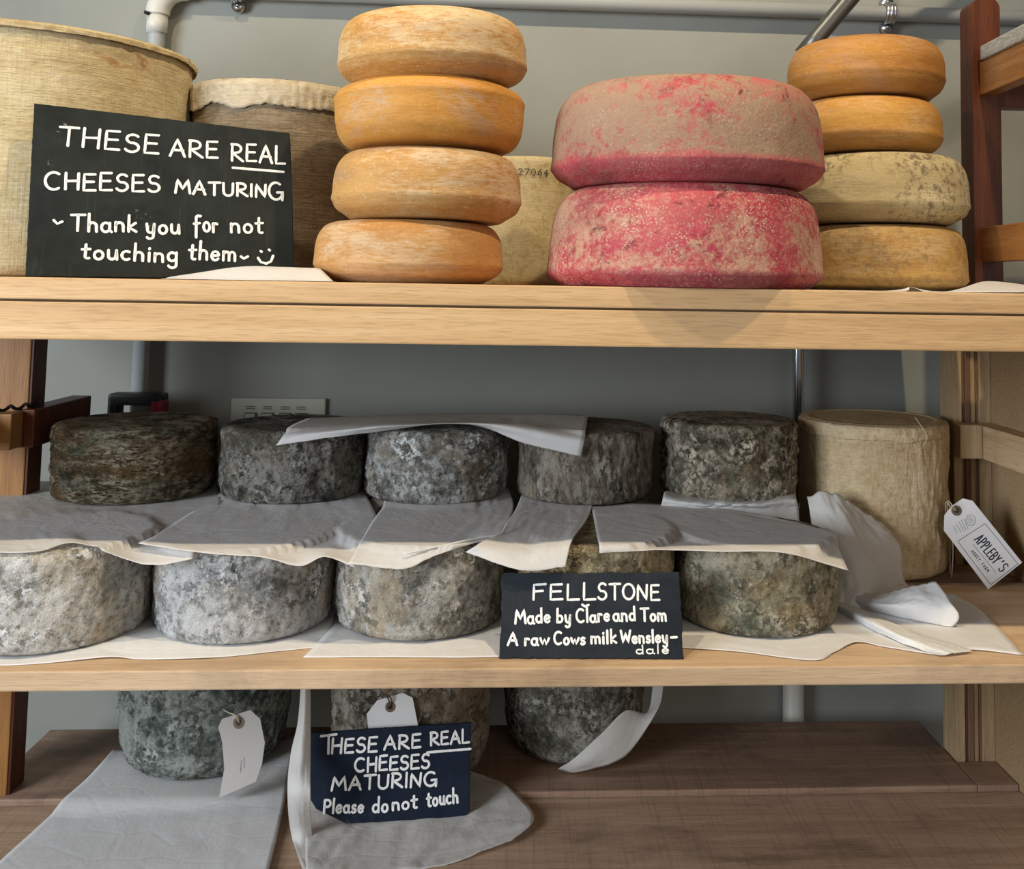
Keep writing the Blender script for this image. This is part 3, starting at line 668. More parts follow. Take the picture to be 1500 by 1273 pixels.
sheet('wax_paper_sheet', [[(-0.2287, 0.4773, 0.1262), (-0.1539, 0.473, 0.1262), (-0.0737, 0.4747, 0.1262), (-0.0101, 0.4701, 0.1262)],
   [(-0.2037, 0.3466, 0.1262), (-0.1287, 0.3129, 0.1262), (-0.0565, 0.3336, 0.1262), (-0.0013, 0.3344, 0.1262)],
   [(-0.204, 0.2216, 0.126), (-0.1288, 0.201, 0.126), (-0.0614, 0.2098, 0.127), (-0.0077, 0.2184, 0.13)],
   [(-0.2036, 0.1112, 0.124), (-0.1412, 0.0932, 0.124), (-0.0839, 0.107, 0.126), (-0.0155, 0.1474, 0.131)],
   [(-0.2094, 0.05, 0.1125), (-0.1386, 0.05, 0.1065), (-0.0949, 0.075, 0.1189), (-0.0179, 0.125, 0.1298)]], M['paper'], 'wax paper sheet over the cheese left of the FELLSTONE sign', GP, seed=3, nu=60, gap=.0020)
sheet('wax_paper_sheet', [[(0.0128, 0.4246, 0.1262), (0.0519, 0.4087, 0.1262), (0.0962, 0.3985, 0.1262), (0.1267, 0.3882, 0.1262)],
   [(-0.001, 0.2635, 0.13), (0.0384, 0.297, 0.129), (0.081, 0.3122, 0.129), (0.1202, 0.3127, 0.129)],
   [(-0.021, 0.1437, 0.13), (0.0216, 0.1765, 0.129), (0.0657, 0.1937, 0.128), (0.1046, 0.2197, 0.128)],
   [(-0.0466, 0.08, 0.1291), (0.0073, 0.09, 0.1231), (0.0434, 0.088, 0.1254), (0.0781, 0.095, 0.1308)],
   [(-0.0622, 0.075, 0.1207), (0.0006, 0.055, 0.105), (0.0297, 0.055, 0.1024), (0.0679, 0.06, 0.1054)]], M['paper'], 'creased wax paper hanging over the left edge of the brownish cheese', GP, seed=4, nu=50, gap=.0010)
thread('paper_fold', [(-0.1404, 0.062, 0.1214), (-0.0914, 0.085, 0.1269), (-0.0478, 0.11, 0.1307), (-0.0189, 0.13, 0.1314), (-0.0083, 0.17, 0.138), (0.004, 0.22, 0.1394), (0.0378, 0.27, 0.1347)], .0013, M['paper_shelf'], bpy.data.objects['wax_paper_sheet.003'])
sheet('wax_paper_sheet', [[(0.1198, 0.3224, 0.128), (0.1907, 0.3437, 0.128), (0.2656, 0.3342, 0.127), (0.3467, 0.3052, 0.126), (0.4255, 0.2314, 0.124)],
   [(0.1176, 0.2331, 0.127), (0.189, 0.2382, 0.126), (0.2708, 0.239, 0.125), (0.3625, 0.2354, 0.124), (0.4415, 0.2015, 0.121)],
   [(0.1146, 0.1392, 0.122), (0.1904, 0.1681, 0.117), (0.2742, 0.1476, 0.122), (0.3604, 0.144, 0.122), (0.4585, 0.1779, 0.113)],
   [(0.1134, 0.075, 0.1189), (0.1928, 0.08, 0.1221), (0.2697, 0.075, 0.1216), (0.3604, 0.07, 0.1202), (0.4479, 0.075, 0.0966)]], M['paper'], 'wide wax paper sheet over the olive cheese, its right corner drooping', GP, seed=5, nu=60, gap=.0006)
sheet('wax_paper_sheet', [[(0.2596, 0.4816, 0.1262), (0.336, 0.4771, 0.1262), (0.4198, 0.4788, 0.1262), (0.4873, 0.4802, 0.1262)],
   [(0.2359, 0.34, 0.1385), (0.3023, 0.327, 0.1339), (0.3786, 0.327, 0.1341), (0.4503, 0.345, 0.1382)],
   [(0.2289, 0.335, 0.1193), (0.3011, 0.32, 0.1185), (0.377, 0.32, 0.1187), (0.4534, 0.34, 0.1167)],
   [(0.2109, 0.325, 0.0669), (0.3001, 0.312, 0.065), (0.3754, 0.312, 0.065), (0.4543, 0.335, 0.0646)]], M['paper'], 'wax paper hanging beneath the knobbly dark cheese', GP, seed=6, wr=.002, crease=.006, gap=0, collide=False)
ZT = (-0.1227, 0.33, 0.2397)[2]+.001
sheet('wax_paper_sheet', [[(-0.3441, 0.4488, 0.2439), (-0.2286, 0.4928, 0.2439), (-0.0911, 0.5308, 0.2439), (0.0284, 0.5064, 0.2479), (0.1229, 0.4776, 0.2499)],
   [(-0.3519, 0.3711, 0.2419), (-0.2378, 0.3961, 0.2449), (-0.1088, 0.4375, 0.2439), (0.016, 0.4107, 0.2439), (0.1113, 0.3509, 0.2439)],
   [(-0.3518, 0.305, 0.2374), (-0.2664, 0.308, 0.2458), (-0.1633, 0.31, 0.2536), (-0.0219, 0.31, 0.2547), (0.1065, 0.307, 0.2321)],
   [(-0.36, 0.29, 0.2232), (-0.2954, 0.3, 0.2324), (-0.2207, 0.315, 0.24), (-0.1222, 0.318, 0.2529), (-0.0588, 0.315, 0.2517), (0.0157, 0.31, 0.2258), (0.1018, 0.31, 0.2065)]], M['paper'], 'long wax paper sheet lying across the tops of three back row cheeses', GP, seed=7, nu=60, gap=.002, top_only=True)
# on the middle shelf
GS = 'white papers lying on the middle shelf'
sheet('shelf_paper', [[(-0.7576, 0.1958, 0.002), (-0.6174, 0.2089, 0.002), (-0.4823, 0.2225, 0.002), (-0.3416, 0.2302, 0.002), (-0.2501, 0.2261, 0.002)],
   [(-0.7005, 0.0872, 0.002), (-0.5788, 0.0979, 0.002), (-0.4713, 0.0971, 0.006), (-0.3157, 0.12, 0.002), (-0.2453, 0.1463, 0.002)],
   [(-0.6609, 0.0119, 0.001), (-0.5709, 0.0236, 0.001), (-0.4963, 0.0397, 0.003), (-0.4575, 0.0354, 0.001), (-0.4076, 0.034, 0.002), (-0.3537, 0.0429, 0.001), (-0.2878, 0.0635, 0.001), (-0.2425, 0.0777, 0.001)]], M['paper_shelf'], 'white shelf paper under the two leftmost front cheeses', GS, seed=8, floor=0.0, collide=False, wr=.0006, nu=60)
sheet('shelf_paper', [[(-0.2443, 0.226, 0.002), (-0.1276, 0.2248, 0.002), (0.0098, 0.2233, 0.002), (0.1495, 0.2313, 0.002), (0.2349, 0.2304, 0.002)],
   [(-0.2465, 0.1325, 0.002), (-0.1358, 0.1174, 0.002), (-0.0084, 0.1155, 0.002), (0.12, 0.1136, 0.002), (0.2192, 0.1259, 0.002)],
   [(-0.2596, 0.0389, 0.001), (-0.1613, 0.0372, 0.001), (-0.0417, 0.0351, 0.001), (0.097, 0.0447, 0.001), (0.2041, 0.0553, 0.001)]], M['paper_shelf'], 'white shelf paper under the front cheese left of the FELLSTONE sign', GS, seed=9, floor=0.0, collide=False, wr=.0006)
sheet('shelf_paper', [[(0.238, 0.2175, 0.003), (0.3581, 0.2587, 0.003), (0.4724, 0.2921, 0.003), (0.5822, 0.2984, 0.003), (0.6855, 0.2904, 0.003)],
   [(0.2234, 0.1228, 0.003), (0.3267, 0.1213, 0.003), (0.4297, 0.1484, 0.003), (0.5664, 0.1732, 0.004), (0.6893, 0.1998, 0.003)],
   [(0.2101, 0.0653, 0.001), (0.2922, 0.0488, 0.001), (0.3815, 0.0156, 0.001), (0.4186, 0.0442, 0.001), (0.4609, 0.0786, 0.003), (0.4952, 0.0606, 0.001), (0.5551, 0.0319, 0.001), (0.6006, 0.0482, 0.002), (0.6652, 0.03, 0.001)]], M['paper_shelf'], 'large white shelf paper spreading right from under the olive cheese', GS, seed=10, floor=0.0008, collide=False, wr=.001, nu=64)
sheet('shelf_paper', [[(0.4873, 0.2542, 0.008), (0.5198, 0.1547, 0.01), (0.549, 0.0915, 0.009), (0.6016, 0.0403, 0.003)],
   [(0.4737, 0.2143, 0.012), (0.5001, 0.1131, 0.014), (0.5326, 0.0619, 0.01), (0.5744, 0.0303, 0.004)],
   [(0.4719, 0.215, 0.003), (0.5011, 0.116, 0.003), (0.526, 0.0568, 0.003), (0.5536, 0.0262, 0.003)]], M['paper_shelf'], 'long folded strip of paper running diagonally to the shelf edge', GS, seed=11, floor=.002, collide=False, wr=.0012)
sheet('crumpled_paper', [[(0.4637, 0.235, -0.0001), (0.5005, 0.215, 0.0029), (0.5486, 0.235, 0.0036), (0.6187, 0.3, 0.0087)],
   [(0.4794, 0.28, 0.0372), (0.5175, 0.25, 0.0433), (0.5542, 0.265, 0.033), (0.6126, 0.315, 0.0254)],
   [(0.4705, 0.315, 0.0853), (0.5046, 0.285, 0.0976), (0.5528, 0.3, 0.0837), (0.6144, 0.325, 0.0608)],
   [(0.4673, 0.342, 0.1399), (0.4994, 0.338, 0.1473), (0.5421, 0.336, 0.1274), (0.5972, 0.338, 0.0896)]], M['paper_thin'], 'thin crumpled paper standing against the tall tan clothbound cheese', None, seed=12, collide=False, wr=.005, crease=.004, nu=50, nv=44, floor=.002)
sheet('crumpled_paper', [[(0.5017, 0.25, 0.0172), (0.5416, 0.215, 0.0253), (0.5732, 0.19, 0.0412), (0.6108, 0.18, 0.0527)],
   [(0.4963, 0.24, 0.0142), (0.5346, 0.19, 0.023), (0.5715, 0.16, 0.0356), (0.6146, 0.14, 0.0357)],
   [(0.4963, 0.24, 0.0082), (0.529, 0.18, 0.0173), (0.5674, 0.15, 0.0226), (0.6228, 0.13, 0.0155)],
   [(0.4968, 0.235, 0.0037), (0.5385, 0.19, 0.0027), (0.5712, 0.16, -0.0023), (0.6032, 0.135, -0.0083)]], M['paper_shelf'], 'white fanned fold of paper pointing right, near the clothbound cheese base', None, seed=13, collide=False, wr=.0016, crease=.003, nu=44, nv=30, floor=.004)
# bottom shelf
def fl(p): return ZF+(ZB-ZF)*min(1, max(0, (p.y-.350)/.030))+(.0012 if p.y > .35 else 0)
GBt = 'papers on the bottom shelf'
sheet('shelf_paper', [[(-0.6722, 0.5507, -0.33), (-0.5767, 0.5533, -0.33), (-0.4752, 0.5584, -0.33), (-0.3729, 0.5873, -0.324)],
   [(-0.6733, 0.4536, -0.33), (-0.5626, 0.4458, -0.33), (-0.4543, 0.4427, -0.33), (-0.3554, 0.4543, -0.326)],
   [(-0.6827, 0.3752, -0.336), (-0.5614, 0.3551, -0.336), (-0.4454, 0.3394, -0.334), (-0.3395, 0.336, -0.33)],
   [(-0.7006, 0.2302, -0.338), (-0.5766, 0.2192, -0.338), (-0.4432, 0.2058, -0.335), (-0.3253, 0.1995, -0.332)],
   [(-0.7033, 0.131, -0.338), (-0.5699, 0.1189, -0.338), (-0.4373, 0.1069, -0.338), (-0.3151, 0.1063, -0.336)]], M['paper_shelf'], 'large white paper under the green grey cheese on the bottom shelf', GBt, seed=14, floor=fl, collide=False, wr=.0016, nu=50, nv=44)
q2 = sheet('thin_paper', [[(-0.3006, 0.4904, -0.33), (-0.2223, 0.4931, -0.33), (-0.1428, 0.4909, -0.33), (-0.0613, 0.4463, -0.324)],
   [(-0.3078, 0.3869, -0.335), (-0.2195, 0.3972, -0.336), (-0.1133, 0.4052, -0.334), (-0.0028, 0.3982, -0.326)],
   [(-0.2923, 0.2746, -0.334), (-0.2033, 0.2852, -0.338), (-0.0839, 0.2887, -0.335), (0.0394, 0.304, -0.328)],
   [(-0.2743, 0.1865, -0.334), (-0.188, 0.1794, -0.338), (-0.0872, 0.1955, -0.336), (0.007, 0.2442, -0.33)]], M['paper_thin'], 'thin translucent paper in front of and beneath the painted sign', GBt, seed=15, floor=fl, collide=False, wr=.002, crease=.005, nu=60, nv=50)
sheet('raised_flap', [[(-0.3139, 0.31, -0.1304), (-0.3059, 0.3, -0.1267), (-0.2997, 0.31, -0.1305)], [(-0.3149, 0.3, -0.1838), (-0.3039, 0.29, -0.1798), (-0.2957, 0.3, -0.186)], [(-0.321, 0.285, -0.2262), (-0.3033, 0.27, -0.2198), (-0.2903, 0.28, -0.2263)], [(-0.3149, 0.245, -0.2595), (-0.2975, 0.235, -0.255), (-0.2803, 0.235, -0.2552)],
   [(-0.3125, 0.2734, -0.334), (-0.2967, 0.2671, -0.331), (-0.2828, 0.2762, -0.334)], [(-0.2748, 0.1802, -0.335), (-0.26, 0.1797, -0.335), (-0.2437, 0.1809, -0.336)]], M['paper_thin'], parent=q2, nu=20, nv=50, wr=.0015, seed=16, collide=False, floor=fl)
sheet('thin_paper', [[(0.0807, 0.448, -0.3234), (0.1108, 0.432, -0.2961), (0.1495, 0.432, -0.262), (0.1915, 0.44, -0.2276), (0.2306, 0.47, -0.2422), (0.2445, 0.5, -0.2056)],
   [(0.093, 0.446, -0.3259), (0.1254, 0.43, -0.305), (0.1608, 0.43, -0.2818), (0.1976, 0.44, -0.2593), (0.2396, 0.46, -0.235), (0.2526, 0.49, -0.2019)],
   [(0.1043, 0.446, -0.3293), (0.1375, 0.44, -0.3205), (0.1708, 0.436, -0.3094), (0.2025, 0.44, -0.2898), (0.2462, 0.45, -0.2288), (0.2594, 0.48, -0.2027)]], M['paper_thin'], 'thin translucent paper leaning on the right side of the bottom shelf grey cheese', GBt, seed=17, collide=False, wr=.0008, nu=40, nv=14, floor=fl)
# top shelf
sheet('shelf_paper', [[(-0.4002, 0.13, 0.4717), (-0.3452, 0.13, 0.4717), (-0.2992, 0.13, 0.4715), (-0.2437, 0.13, 0.4715)],
   [(-0.4396, 0.06, 0.474), (-0.3652, 0.075, 0.488), (-0.3169, 0.08, 0.4889), (-0.2645, 0.09, 0.4882)],
   [(-0.4436, 0.006, 0.47), (-0.3916, 0.01, 0.4701), (-0.3077, 0.01, 0.4689), (-0.2308, 0.015, 0.4677)]], M['paper_shelf'], 'curled white paper between the big slate sign and the orange stack', None, seed=18, collide=False, wr=.0003, floor=T1)
sheet('shelf_paper', [[(0.47, 0.36, 0.469), (0.5615, 0.36, 0.4705), (0.6535, 0.36, 0.472), (0.7231, 0.36, 0.4742), (0.8046, 0.36, 0.4789), (0.8632, 0.36, 0.4799)],
   [(0.4247, 0.2, 0.4689), (0.5073, 0.2, 0.4702), (0.5801, 0.2, 0.4704), (0.6638, 0.2, 0.4728), (0.73, 0.26, 0.4885), (0.7906, 0.2, 0.4799)],
   [(0.3737, 0.02, 0.4688), (0.4977, 0.02, 0.4699), (0.5181, 0.03, 0.4765), (0.5381, 0.02, 0.4697), (0.5879, 0.02, 0.4705), (0.6677, 0.02, 0.4717)]], M['paper_shelf'], 'white paper under the right cheese stack on the top shelf', None, seed=19, collide=False, wr=.0002, floor=T1-.0005, nu=80)

# ---------------------------------------------------------------- lettering
def arc(cx, cy, rx, ry, a0, a1, n=10): return [(cx+rx*math.cos(math.radians(a0+(a1-a0)*i/n)), cy+ry*math.sin(math.radians(a0+(a1-a0)*i/n))) for i in range(n+1)]
GL = {  # width, strokes; cap height 1, x-height .55
 'A': (.72, [[(0, 0), (.36, 1), (.70, 0)], [(.12, .36), (.62, .36)]]),
 'B': (.6, [[(.04, 0), (.04, 1)], [(.04, 1)]+arc(.28, .76, .26, .24, 90, -90)+[(.04, .52)], [(.28, .52)]+arc(.28, .26, .30, .26, 90, -90)+[(.04, 0)]]),
 'C': (.68, [arc(.38, .5, .38, .5, 55, 305, 16)]),
 'E': (.55, [[(.52, 1), (.04, .98), (.02, 0), (.54, .02)], [(.04, .52), (.46, .54)]]),
 'F': (.55, [[(.55, 1), (.04, .96), (.02, 0)], [(.04, .52), (.42, .56)]]),
 'G': (.74, [arc(.38, .5, .38, .5, 55, 330, 16)+[(.72, .40)], [(.44, .42), (.76, .44), (.72, -.02)]]),
 'H': (.62, [[(.03, 1), (.02, 0)], [(.60, 1), (.58, 0)], [(.03, .5), (.60, .54)]]),
 'I': (.12, [[(.06, 1), (.05, 0)]]),
 'L': (.52, [[(.04, 1), (.02, 0), (.52, .02)]]),
 'M': (.85, [[(0, 0), (.12, 1), (.42, .3), (.74, 1), (.85, 0)]]),
 'N': (.66, [[(.02, 0), (.05, 1), (.58, .02), (.62, 1)]]),
 'O': (.72, [arc(.36, .5, .36, .5, 90, 450, 20)]),
 'P': (.58, [[(.04, 0), (.04, 1)], [(.04, 1)]+arc(.28, .74, .28, .26, 90, -90)+[(.04, .48)]]),
 'R': (.64, [[(.03, 0), (.05, 1)], [(.0, 1)]+arc(.26, .75, .28, .25, 90, -90)+[(.06, .48), (.64, 0)]]),
 'S': (.55, [arc(.30, .75, .24, .25, 40, 250, 10)+arc(.26, .26, .27, .27, 75, -150, 12)]),
 'T': (.66, [[(0, .97), (.68, 1.0)], [(.34, 1), (.33, 0)]]),
 'U': (.64, [[(.02, 1), (.03, .35)]+arc(.31, .32, .28, .32, 180, 360, 8)+[(.60, 1)]]),
 'W': (.9, [[(0, 1), (.2, 0), (.45, .8), (.68, 0), (.9, 1)]]),
 'Y': (.6, [[(0, 1), (.3, .5), (.6, 1)], [(.3, .5), (.3, 0)]]),
 "'": (.12, [[(.08, 1), (.03, .78)]]),
 'a': (.5, [arc(.22, .26, .22, .27, 60, 330, 12), [(.42, .52), (.42, .1), (.52, 0)]]),
 'b': (.5, [[(.04, 1.05), (.03, 0)], arc(.24, .26, .22, .26, 150, -150, 12)]),
 'c': (.42, [arc(.24, .27, .23, .27, 55, 305, 10)]),
 'd': (.5, [arc(.22, .26, .21, .26, 60, 330, 12), [(.43, 1.05), (.44, 0)]]),
 'e': (.46, [[(.03, .27), (.43, .32)]+arc(.23, .28, .21, .27, 10, 320, 12)]),
 'f': (.42, [[(.45, .98)]+arc(.28, .84, .14, .16, 60, 180, 6)+[(.13, .4), (.10, -.35)], [(-.02, .5), (.36, .54)]]),
 'g': (.5, [arc(.22, .28, .21, .26, 60, 330, 12), [(.43, .54), (.44, -.2)]+arc(.24, -.22, .2, .18, 0, -160, 8)]),
 'h': (.48, [[(.04, 1.05), (.03, 0)], [(.04, .32)]+arc(.23, .33, .19, .2, 150, 0, 6)+[(.43, 0)]]),
 'i': (.12, [[(.06, .54), (.06, 0)], [(.06, .78), (.07, .82)]]),
 'k': (.44, [[(.04, 1.05), (.03, 0)], [(.38, .56), (.06, .26), (.42, 0)]]),
 'l': (.14, [[(.07, 1.05), (.06, 0)]]),
 'm': (.74, [[(.03, .54), (.03, 0)], [(.03, .34)]+arc(.2, .34, .16, .19, 150, 0, 6)+[(.36, 0)], [(.36, .34)]+arc(.53, .34, .16, .19, 150, 0, 6)+[(.70, 0)]]),
 'n': (.48, [[(.03, .54), (.03, 0)], [(.03, .32)]+arc(.23, .33, .19, .2, 150, 0, 6)+[(.43, 0)]]),
 'o': (.46, [arc(.23, .27, .21, .27, 90, 450, 14)]),
 'p': (.48, [[(.03, .54), (.02, -.35)], arc(.24, .27, .21, .27, 150, -150, 12)]),
 'r': (.34, [[(.03, .54), (.03, 0)], [(.03, .3)]+arc(.2, .34, .16, .2, 150, 50, 5)]),
 's': (.38, [arc(.21, .41, .15, .14, 40, 240, 7)+arc(.18, .14, .17, .14, 75, -150, 8)]),
 't': (.36, [[(.16, .88), (.15, .12)]+arc(.27, .12, .12, .12, 180, 300, 5), [(-.02, .56), (.36, .60)]]),
 'u': (.48, [[(.03, .54), (.04, .2)]+arc(.22, .2, .18, .2, 180, 350, 7)+[(.42, .54)], [(.42, .54), (.46, 0)]]),
 'w': (.68, [[(0, .54), (.15, .02), (.33, .45), (.50, .02), (.68, .54)]]),
 'y': (.48, [[(.02, .54), (.08, .15)]+arc(.24, .16, .16, .16, 190, 330, 6)+[(.43, .54)], [(.43, .54), (.40, -.2)]+arc(.22, -.22, .18, .15, 0, -150, 7)]),
 '2': (.5, [arc(.24, .74, .22, .26, 160, -30, 8)+[(.02, .02), (.5, 0)]]), '7': (.5, [[(0, 1), (.48, 1), (.16, 0)]]),
 '0': (.5, [arc(.25, .5, .24, .5, 90, 450, 16)]), '6': (.5, [[(.4, .98), (.1, .5)]+arc(.26, .28, .22, .28, 160, 500, 14)]), '4': (.5, [[(.34, 0), (.36, 1), (0, .34), (.5, .34)]]),
}
def strokes_for(text, x0, y0, x1, y1, h, jit=.03, gapw=.2, rnd=None):
    """text fitted on the baseline (x0,y0)-(x1,y1), local metres; returns polylines"""
    rnd = rnd or random; W = sum(GL[c][0] for c in text)+gapw*(len(text)-1); L = math.hypot(x1-x0, y1-y0); sx = L/W
    ex, ey = (x1-x0)/L, (y1-y0)/L; out = []; cur = 0
    for c in text:
        wd, st = GL[c]; s = 1+rnd.uniform(-jit, jit)*1.6; dy = rnd.uniform(-jit, jit)*h
        for s_ in st:
            pl = []
            for (a, b) in s_:
                u = (cur+a)*sx; v = b*h*s+dy
                pl.append((x0+ex*u-ey*v, y0+ey*u+ex*v))
            out.append(pl)
        cur += wd+gapw
    return out
def ribbons(name, polys, wd, m, parent, zoff=.0006, th=.0004, warp=None):
    """raised flat strokes with round ends in the parent's local XY plane (z out of the board)"""
    vs = []; fs = []
    def P(x, y, z):
        v = Vector((x, y, z)); return warp(v) if warp else v
    for pl in polys:
        q = [Vector(p) for p in pl]
        d = []
        for i in range(len(q)-1):
            n = max(1, int((q[i+1]-q[i]).length/(wd*1.2)))
            for s in range(n): d.append(q[i].lerp(q[i+1], s/n))
        d.append(q[-1]); n = len(d)
        if n < 2: continue
        base = len(vs)
        for i, p in enumerate(d):
            t = (d[min(i+1, n-1)]-d[max(i-1, 0)]); t = t.normalized() if t.length > 1e-9 else Vector((1, 0)); nn = Vector((-t.y, t.x))
            ww = wd*.5*(1+.16*noise.noise(Vector((p.x*180, p.y*180, 1))))
            for e, zz in ((-1, 0), (-.75, th), (.75, th), (1, 0)): vs.append(P(p.x+nn.x*ww*e, p.y+nn.y*ww*e, zoff+zz))
        for i in range(n-1):
            for j in range(3):
                a = base+i*4+j; fs.append((a, a+4, a+5, a+1))
        for (ii, sg) in ((0, -1), (n-1, 1)):
            p = d[ii]; t = (d[min(ii+1, n-1)]-d[max(ii-1, 0)]).normalized(); a0 = math.atan2(t.y, t.x)
            b = len(vs); vs.append(P(p.x, p.y, zoff+th)); K = 8
            for j in range(K+1):
                a = a0+sg*0+(-math.pi/2+math.pi*j/K)+(math.pi if sg < 0 else 0)
                vs.append(P(p.x+math.cos(a)*wd*.48, p.y+math.sin(a)*wd*.48, zoff+th*.6))
            for j in range(K): fs.append((b, b+1+j, b+2+j))
    return mesh_obj(name, vs, fs, m, parent)
def board(name, poly, th, m, mat, jag=.0006, step=.006, bevel=.001):
    """slab from local 2-D outline with slightly chipped edge; front face at z=0, back at -th"""
    pts = []
    n = len(poly)
    for i in range(n):
        a, b = Vector(poly[i]), Vector(poly[(i+1) % n]); k_ = max(1, int((b-a).length/step))
        for s in range(k_):
            p = a.lerp(b, s/k_); nn = Vector(((b-a).y, -(b-a).x)).normalized()
            if s: p = p+nn*jag*(noise.noise(Vector((p.x*130, p.y*130, 5)))*1.6)
            pts.append(p)
    c = sum(pts, Vector((0, 0)))/len(pts); N = len(pts); vs = []
    for z, sh in ((0, bevel), (-bevel*.7, 0), (-th+.0005, -.0), (-th, bevel)):
        for p in pts: q = p+(c-p).normalized()*sh*(1+.5*noise.noise(Vector((p.x*90, p.y*90, 8)))); vs.append((q.x, q.y, z))
    fs = [tuple(range(N)), tuple(range(4*N-1, 3*N-1, -1))]
    for r_ in range(3):
        for i in range(N): fs.append((r_*N+i, (r_+1)*N+i, (r_+1)*N+(i+1) % N, r_*N+(i+1) % N))
    o = mesh_obj(name, vs, fs, m); o.matrix_world = mat; return o
def mat_from(o, ux, uz, n): 
    return Matrix(((ux[0], uz[0], n[0], o[0]), (ux[1], uz[1], n[1], o[1]), (ux[2], uz[2], n[2], o[2]), (0, 0, 0, 1)))

# ---------------------------------------------------------------- signs
def sign(name, poly, th, m, mat, words, wd, label, extra=(), cat='sign', seed=5, **kw):
    o = board(name, poly, th, m, mat, **kw); tag(o, label, cat); rnd = random.Random(seed)
    pls = []
    for (t, u0, v0, u1, v1, h) in words: ribbons('lettering', strokes_for(t, u0, v0, u1, v1, h, rnd=rnd), wd*(.6 if t == 'dale' else 1), M['chalk'], o)
    for e in extra: ribbons('chalk_stroke', [list(e)], wd, M['chalk'], o)
    return o
S1 = mat_from((-0.62140, 0.03500, 0.47110), (0.92009, 0.39166, 0.00663), (-0.09796, 0.21367, 0.97198), (0.37927, -0.89496, 0.23496))
sign('slate_sign', [(0.00073, -7e-05), (0.33287, 0.00055), (0.33271, 0.10968), (0.33053, 0.2196), (-0.00068, 0.2353)], .006, M['slate'], S1,
     [('THESE', 0.0307, 0.17792, 0.15275, 0.17407, 0.02609), ('ARE', 0.1676, 0.17312, 0.23019, 0.17341, 0.02419), ('REAL', 0.24853, 0.1716, 0.32207, 0.17133, 0.02587), ('CHEESES', 0.01752, 0.11641, 0.15552, 0.11896, 0.02342),
      ('MATURIN', 0.17543, 0.11902, 0.29579, 0.11915, 0.01876), ('G', 0.29953, 0.11628, 0.31847, 0.11618, 0.02467), ('Thank', 0.04985, 0.06122, 0.12792, 0.06201, 0.02223), ('you', 0.13967, 0.06146, 0.18147, 0.06093, 0.02289), ('for', 0.20057, 0.06446, 0.23063, 0.06547, 0.02336), ('not', 0.24769, 0.06506, 0.29069, 0.0655, 0.02374),
      ('touching', 0.06396, 0.02401, 0.17944, 0.02175, 0.02198), ('them', 0.19401, 0.0268, 0.254, 0.0242, 0.02298)], .0037,
     'big dark slate sign on the top shelf reading THESE ARE REAL CHEESES MATURING',
     [((0.25038, 0.16046), (0.31998, 0.15865)), ((0.0296, 0.07431), (0.03371, 0.06986), (0.0391, 0.07283)), ((0.26122, 0.03116), (0.26483, 0.02831), (0.27029, 0.03136)),
      ((0.28398, 0.0297), (0.28761, 0.0239), (0.29496, 0.02159), (0.30146, 0.02515), (0.30432, 0.03311)), ((0.28772, 0.03963), (0.28864, 0.03867)), ((0.29884, 0.04189), (0.29976, 0.04092))], jag=.0005)
S2 = mat_from((-0.01500, 0.03080, 0.00150), (0.99960, -0.02823, 0.00000), (0.01204, 0.42649, 0.90441), (-0.02553, -0.90405, 0.42666))
sign('slate_sign', [(-2e-05, -1e-05), (0.23382, 1e-05), (0.23372, 0.05283), (0.23259, 0.10522), (0.11109, 0.10358), (0.00204, 0.10288), (-0.00116, 0.09349), (0.00138, 0.05168)], .007, M['slate_blue'], S2,
     [('FELL', 0.04122, 0.0693, 0.12167, 0.07058, 0.01936), ('STONE', 0.12522, 0.0706, 0.20515, 0.0702, 0.01941), ('Made', 0.01925, 0.04028, 0.06372, 0.04213, 0.01647), ('by', 0.07247, 0.04217, 0.08997, 0.04225, 0.01565), ('Clare', 0.09785, 0.04229, 0.13996, 0.04413, 0.01566), ('and', 0.14523, 0.04415, 0.1734, 0.04511, 0.0157), ('Tom', 0.18042, 0.04432, 0.21303, 0.04447, 0.01573),
      ('A', 0.01058, 0.01517, 0.02266, 0.01521, 0.01451), ('raw', 0.03216, 0.01525, 0.06242, 0.01537, 0.01452), ('Cows', 0.06933, 0.0162, 0.10835, 0.01635, 0.01453), ('milk', 0.11616, 0.01719, 0.14834, 0.01812, 0.01456), ('Wensley', 0.15443, 0.01815, 0.21377, 0.01919, 0.01458), ('dale', 0.17328, 0.00578, 0.21497, 0.00593, 0.01002)], .0031,
     'small slate sign headed FELLSTONE propped at the middle shelf edge', [((0.10484, 0.06381), (0.10837, 0.06174), (0.11279, 0.06343)), ((0.21838, 0.02488), (0.2254, 0.02531))], seed=8, jag=.0014)
S3 = mat_from((-0.24660, 0.30540, -0.33200), (0.99560, 0.09372, 0.00000), (-0.01603, 0.17030, 0.98526), (0.09233, -0.98093, 0.17106))
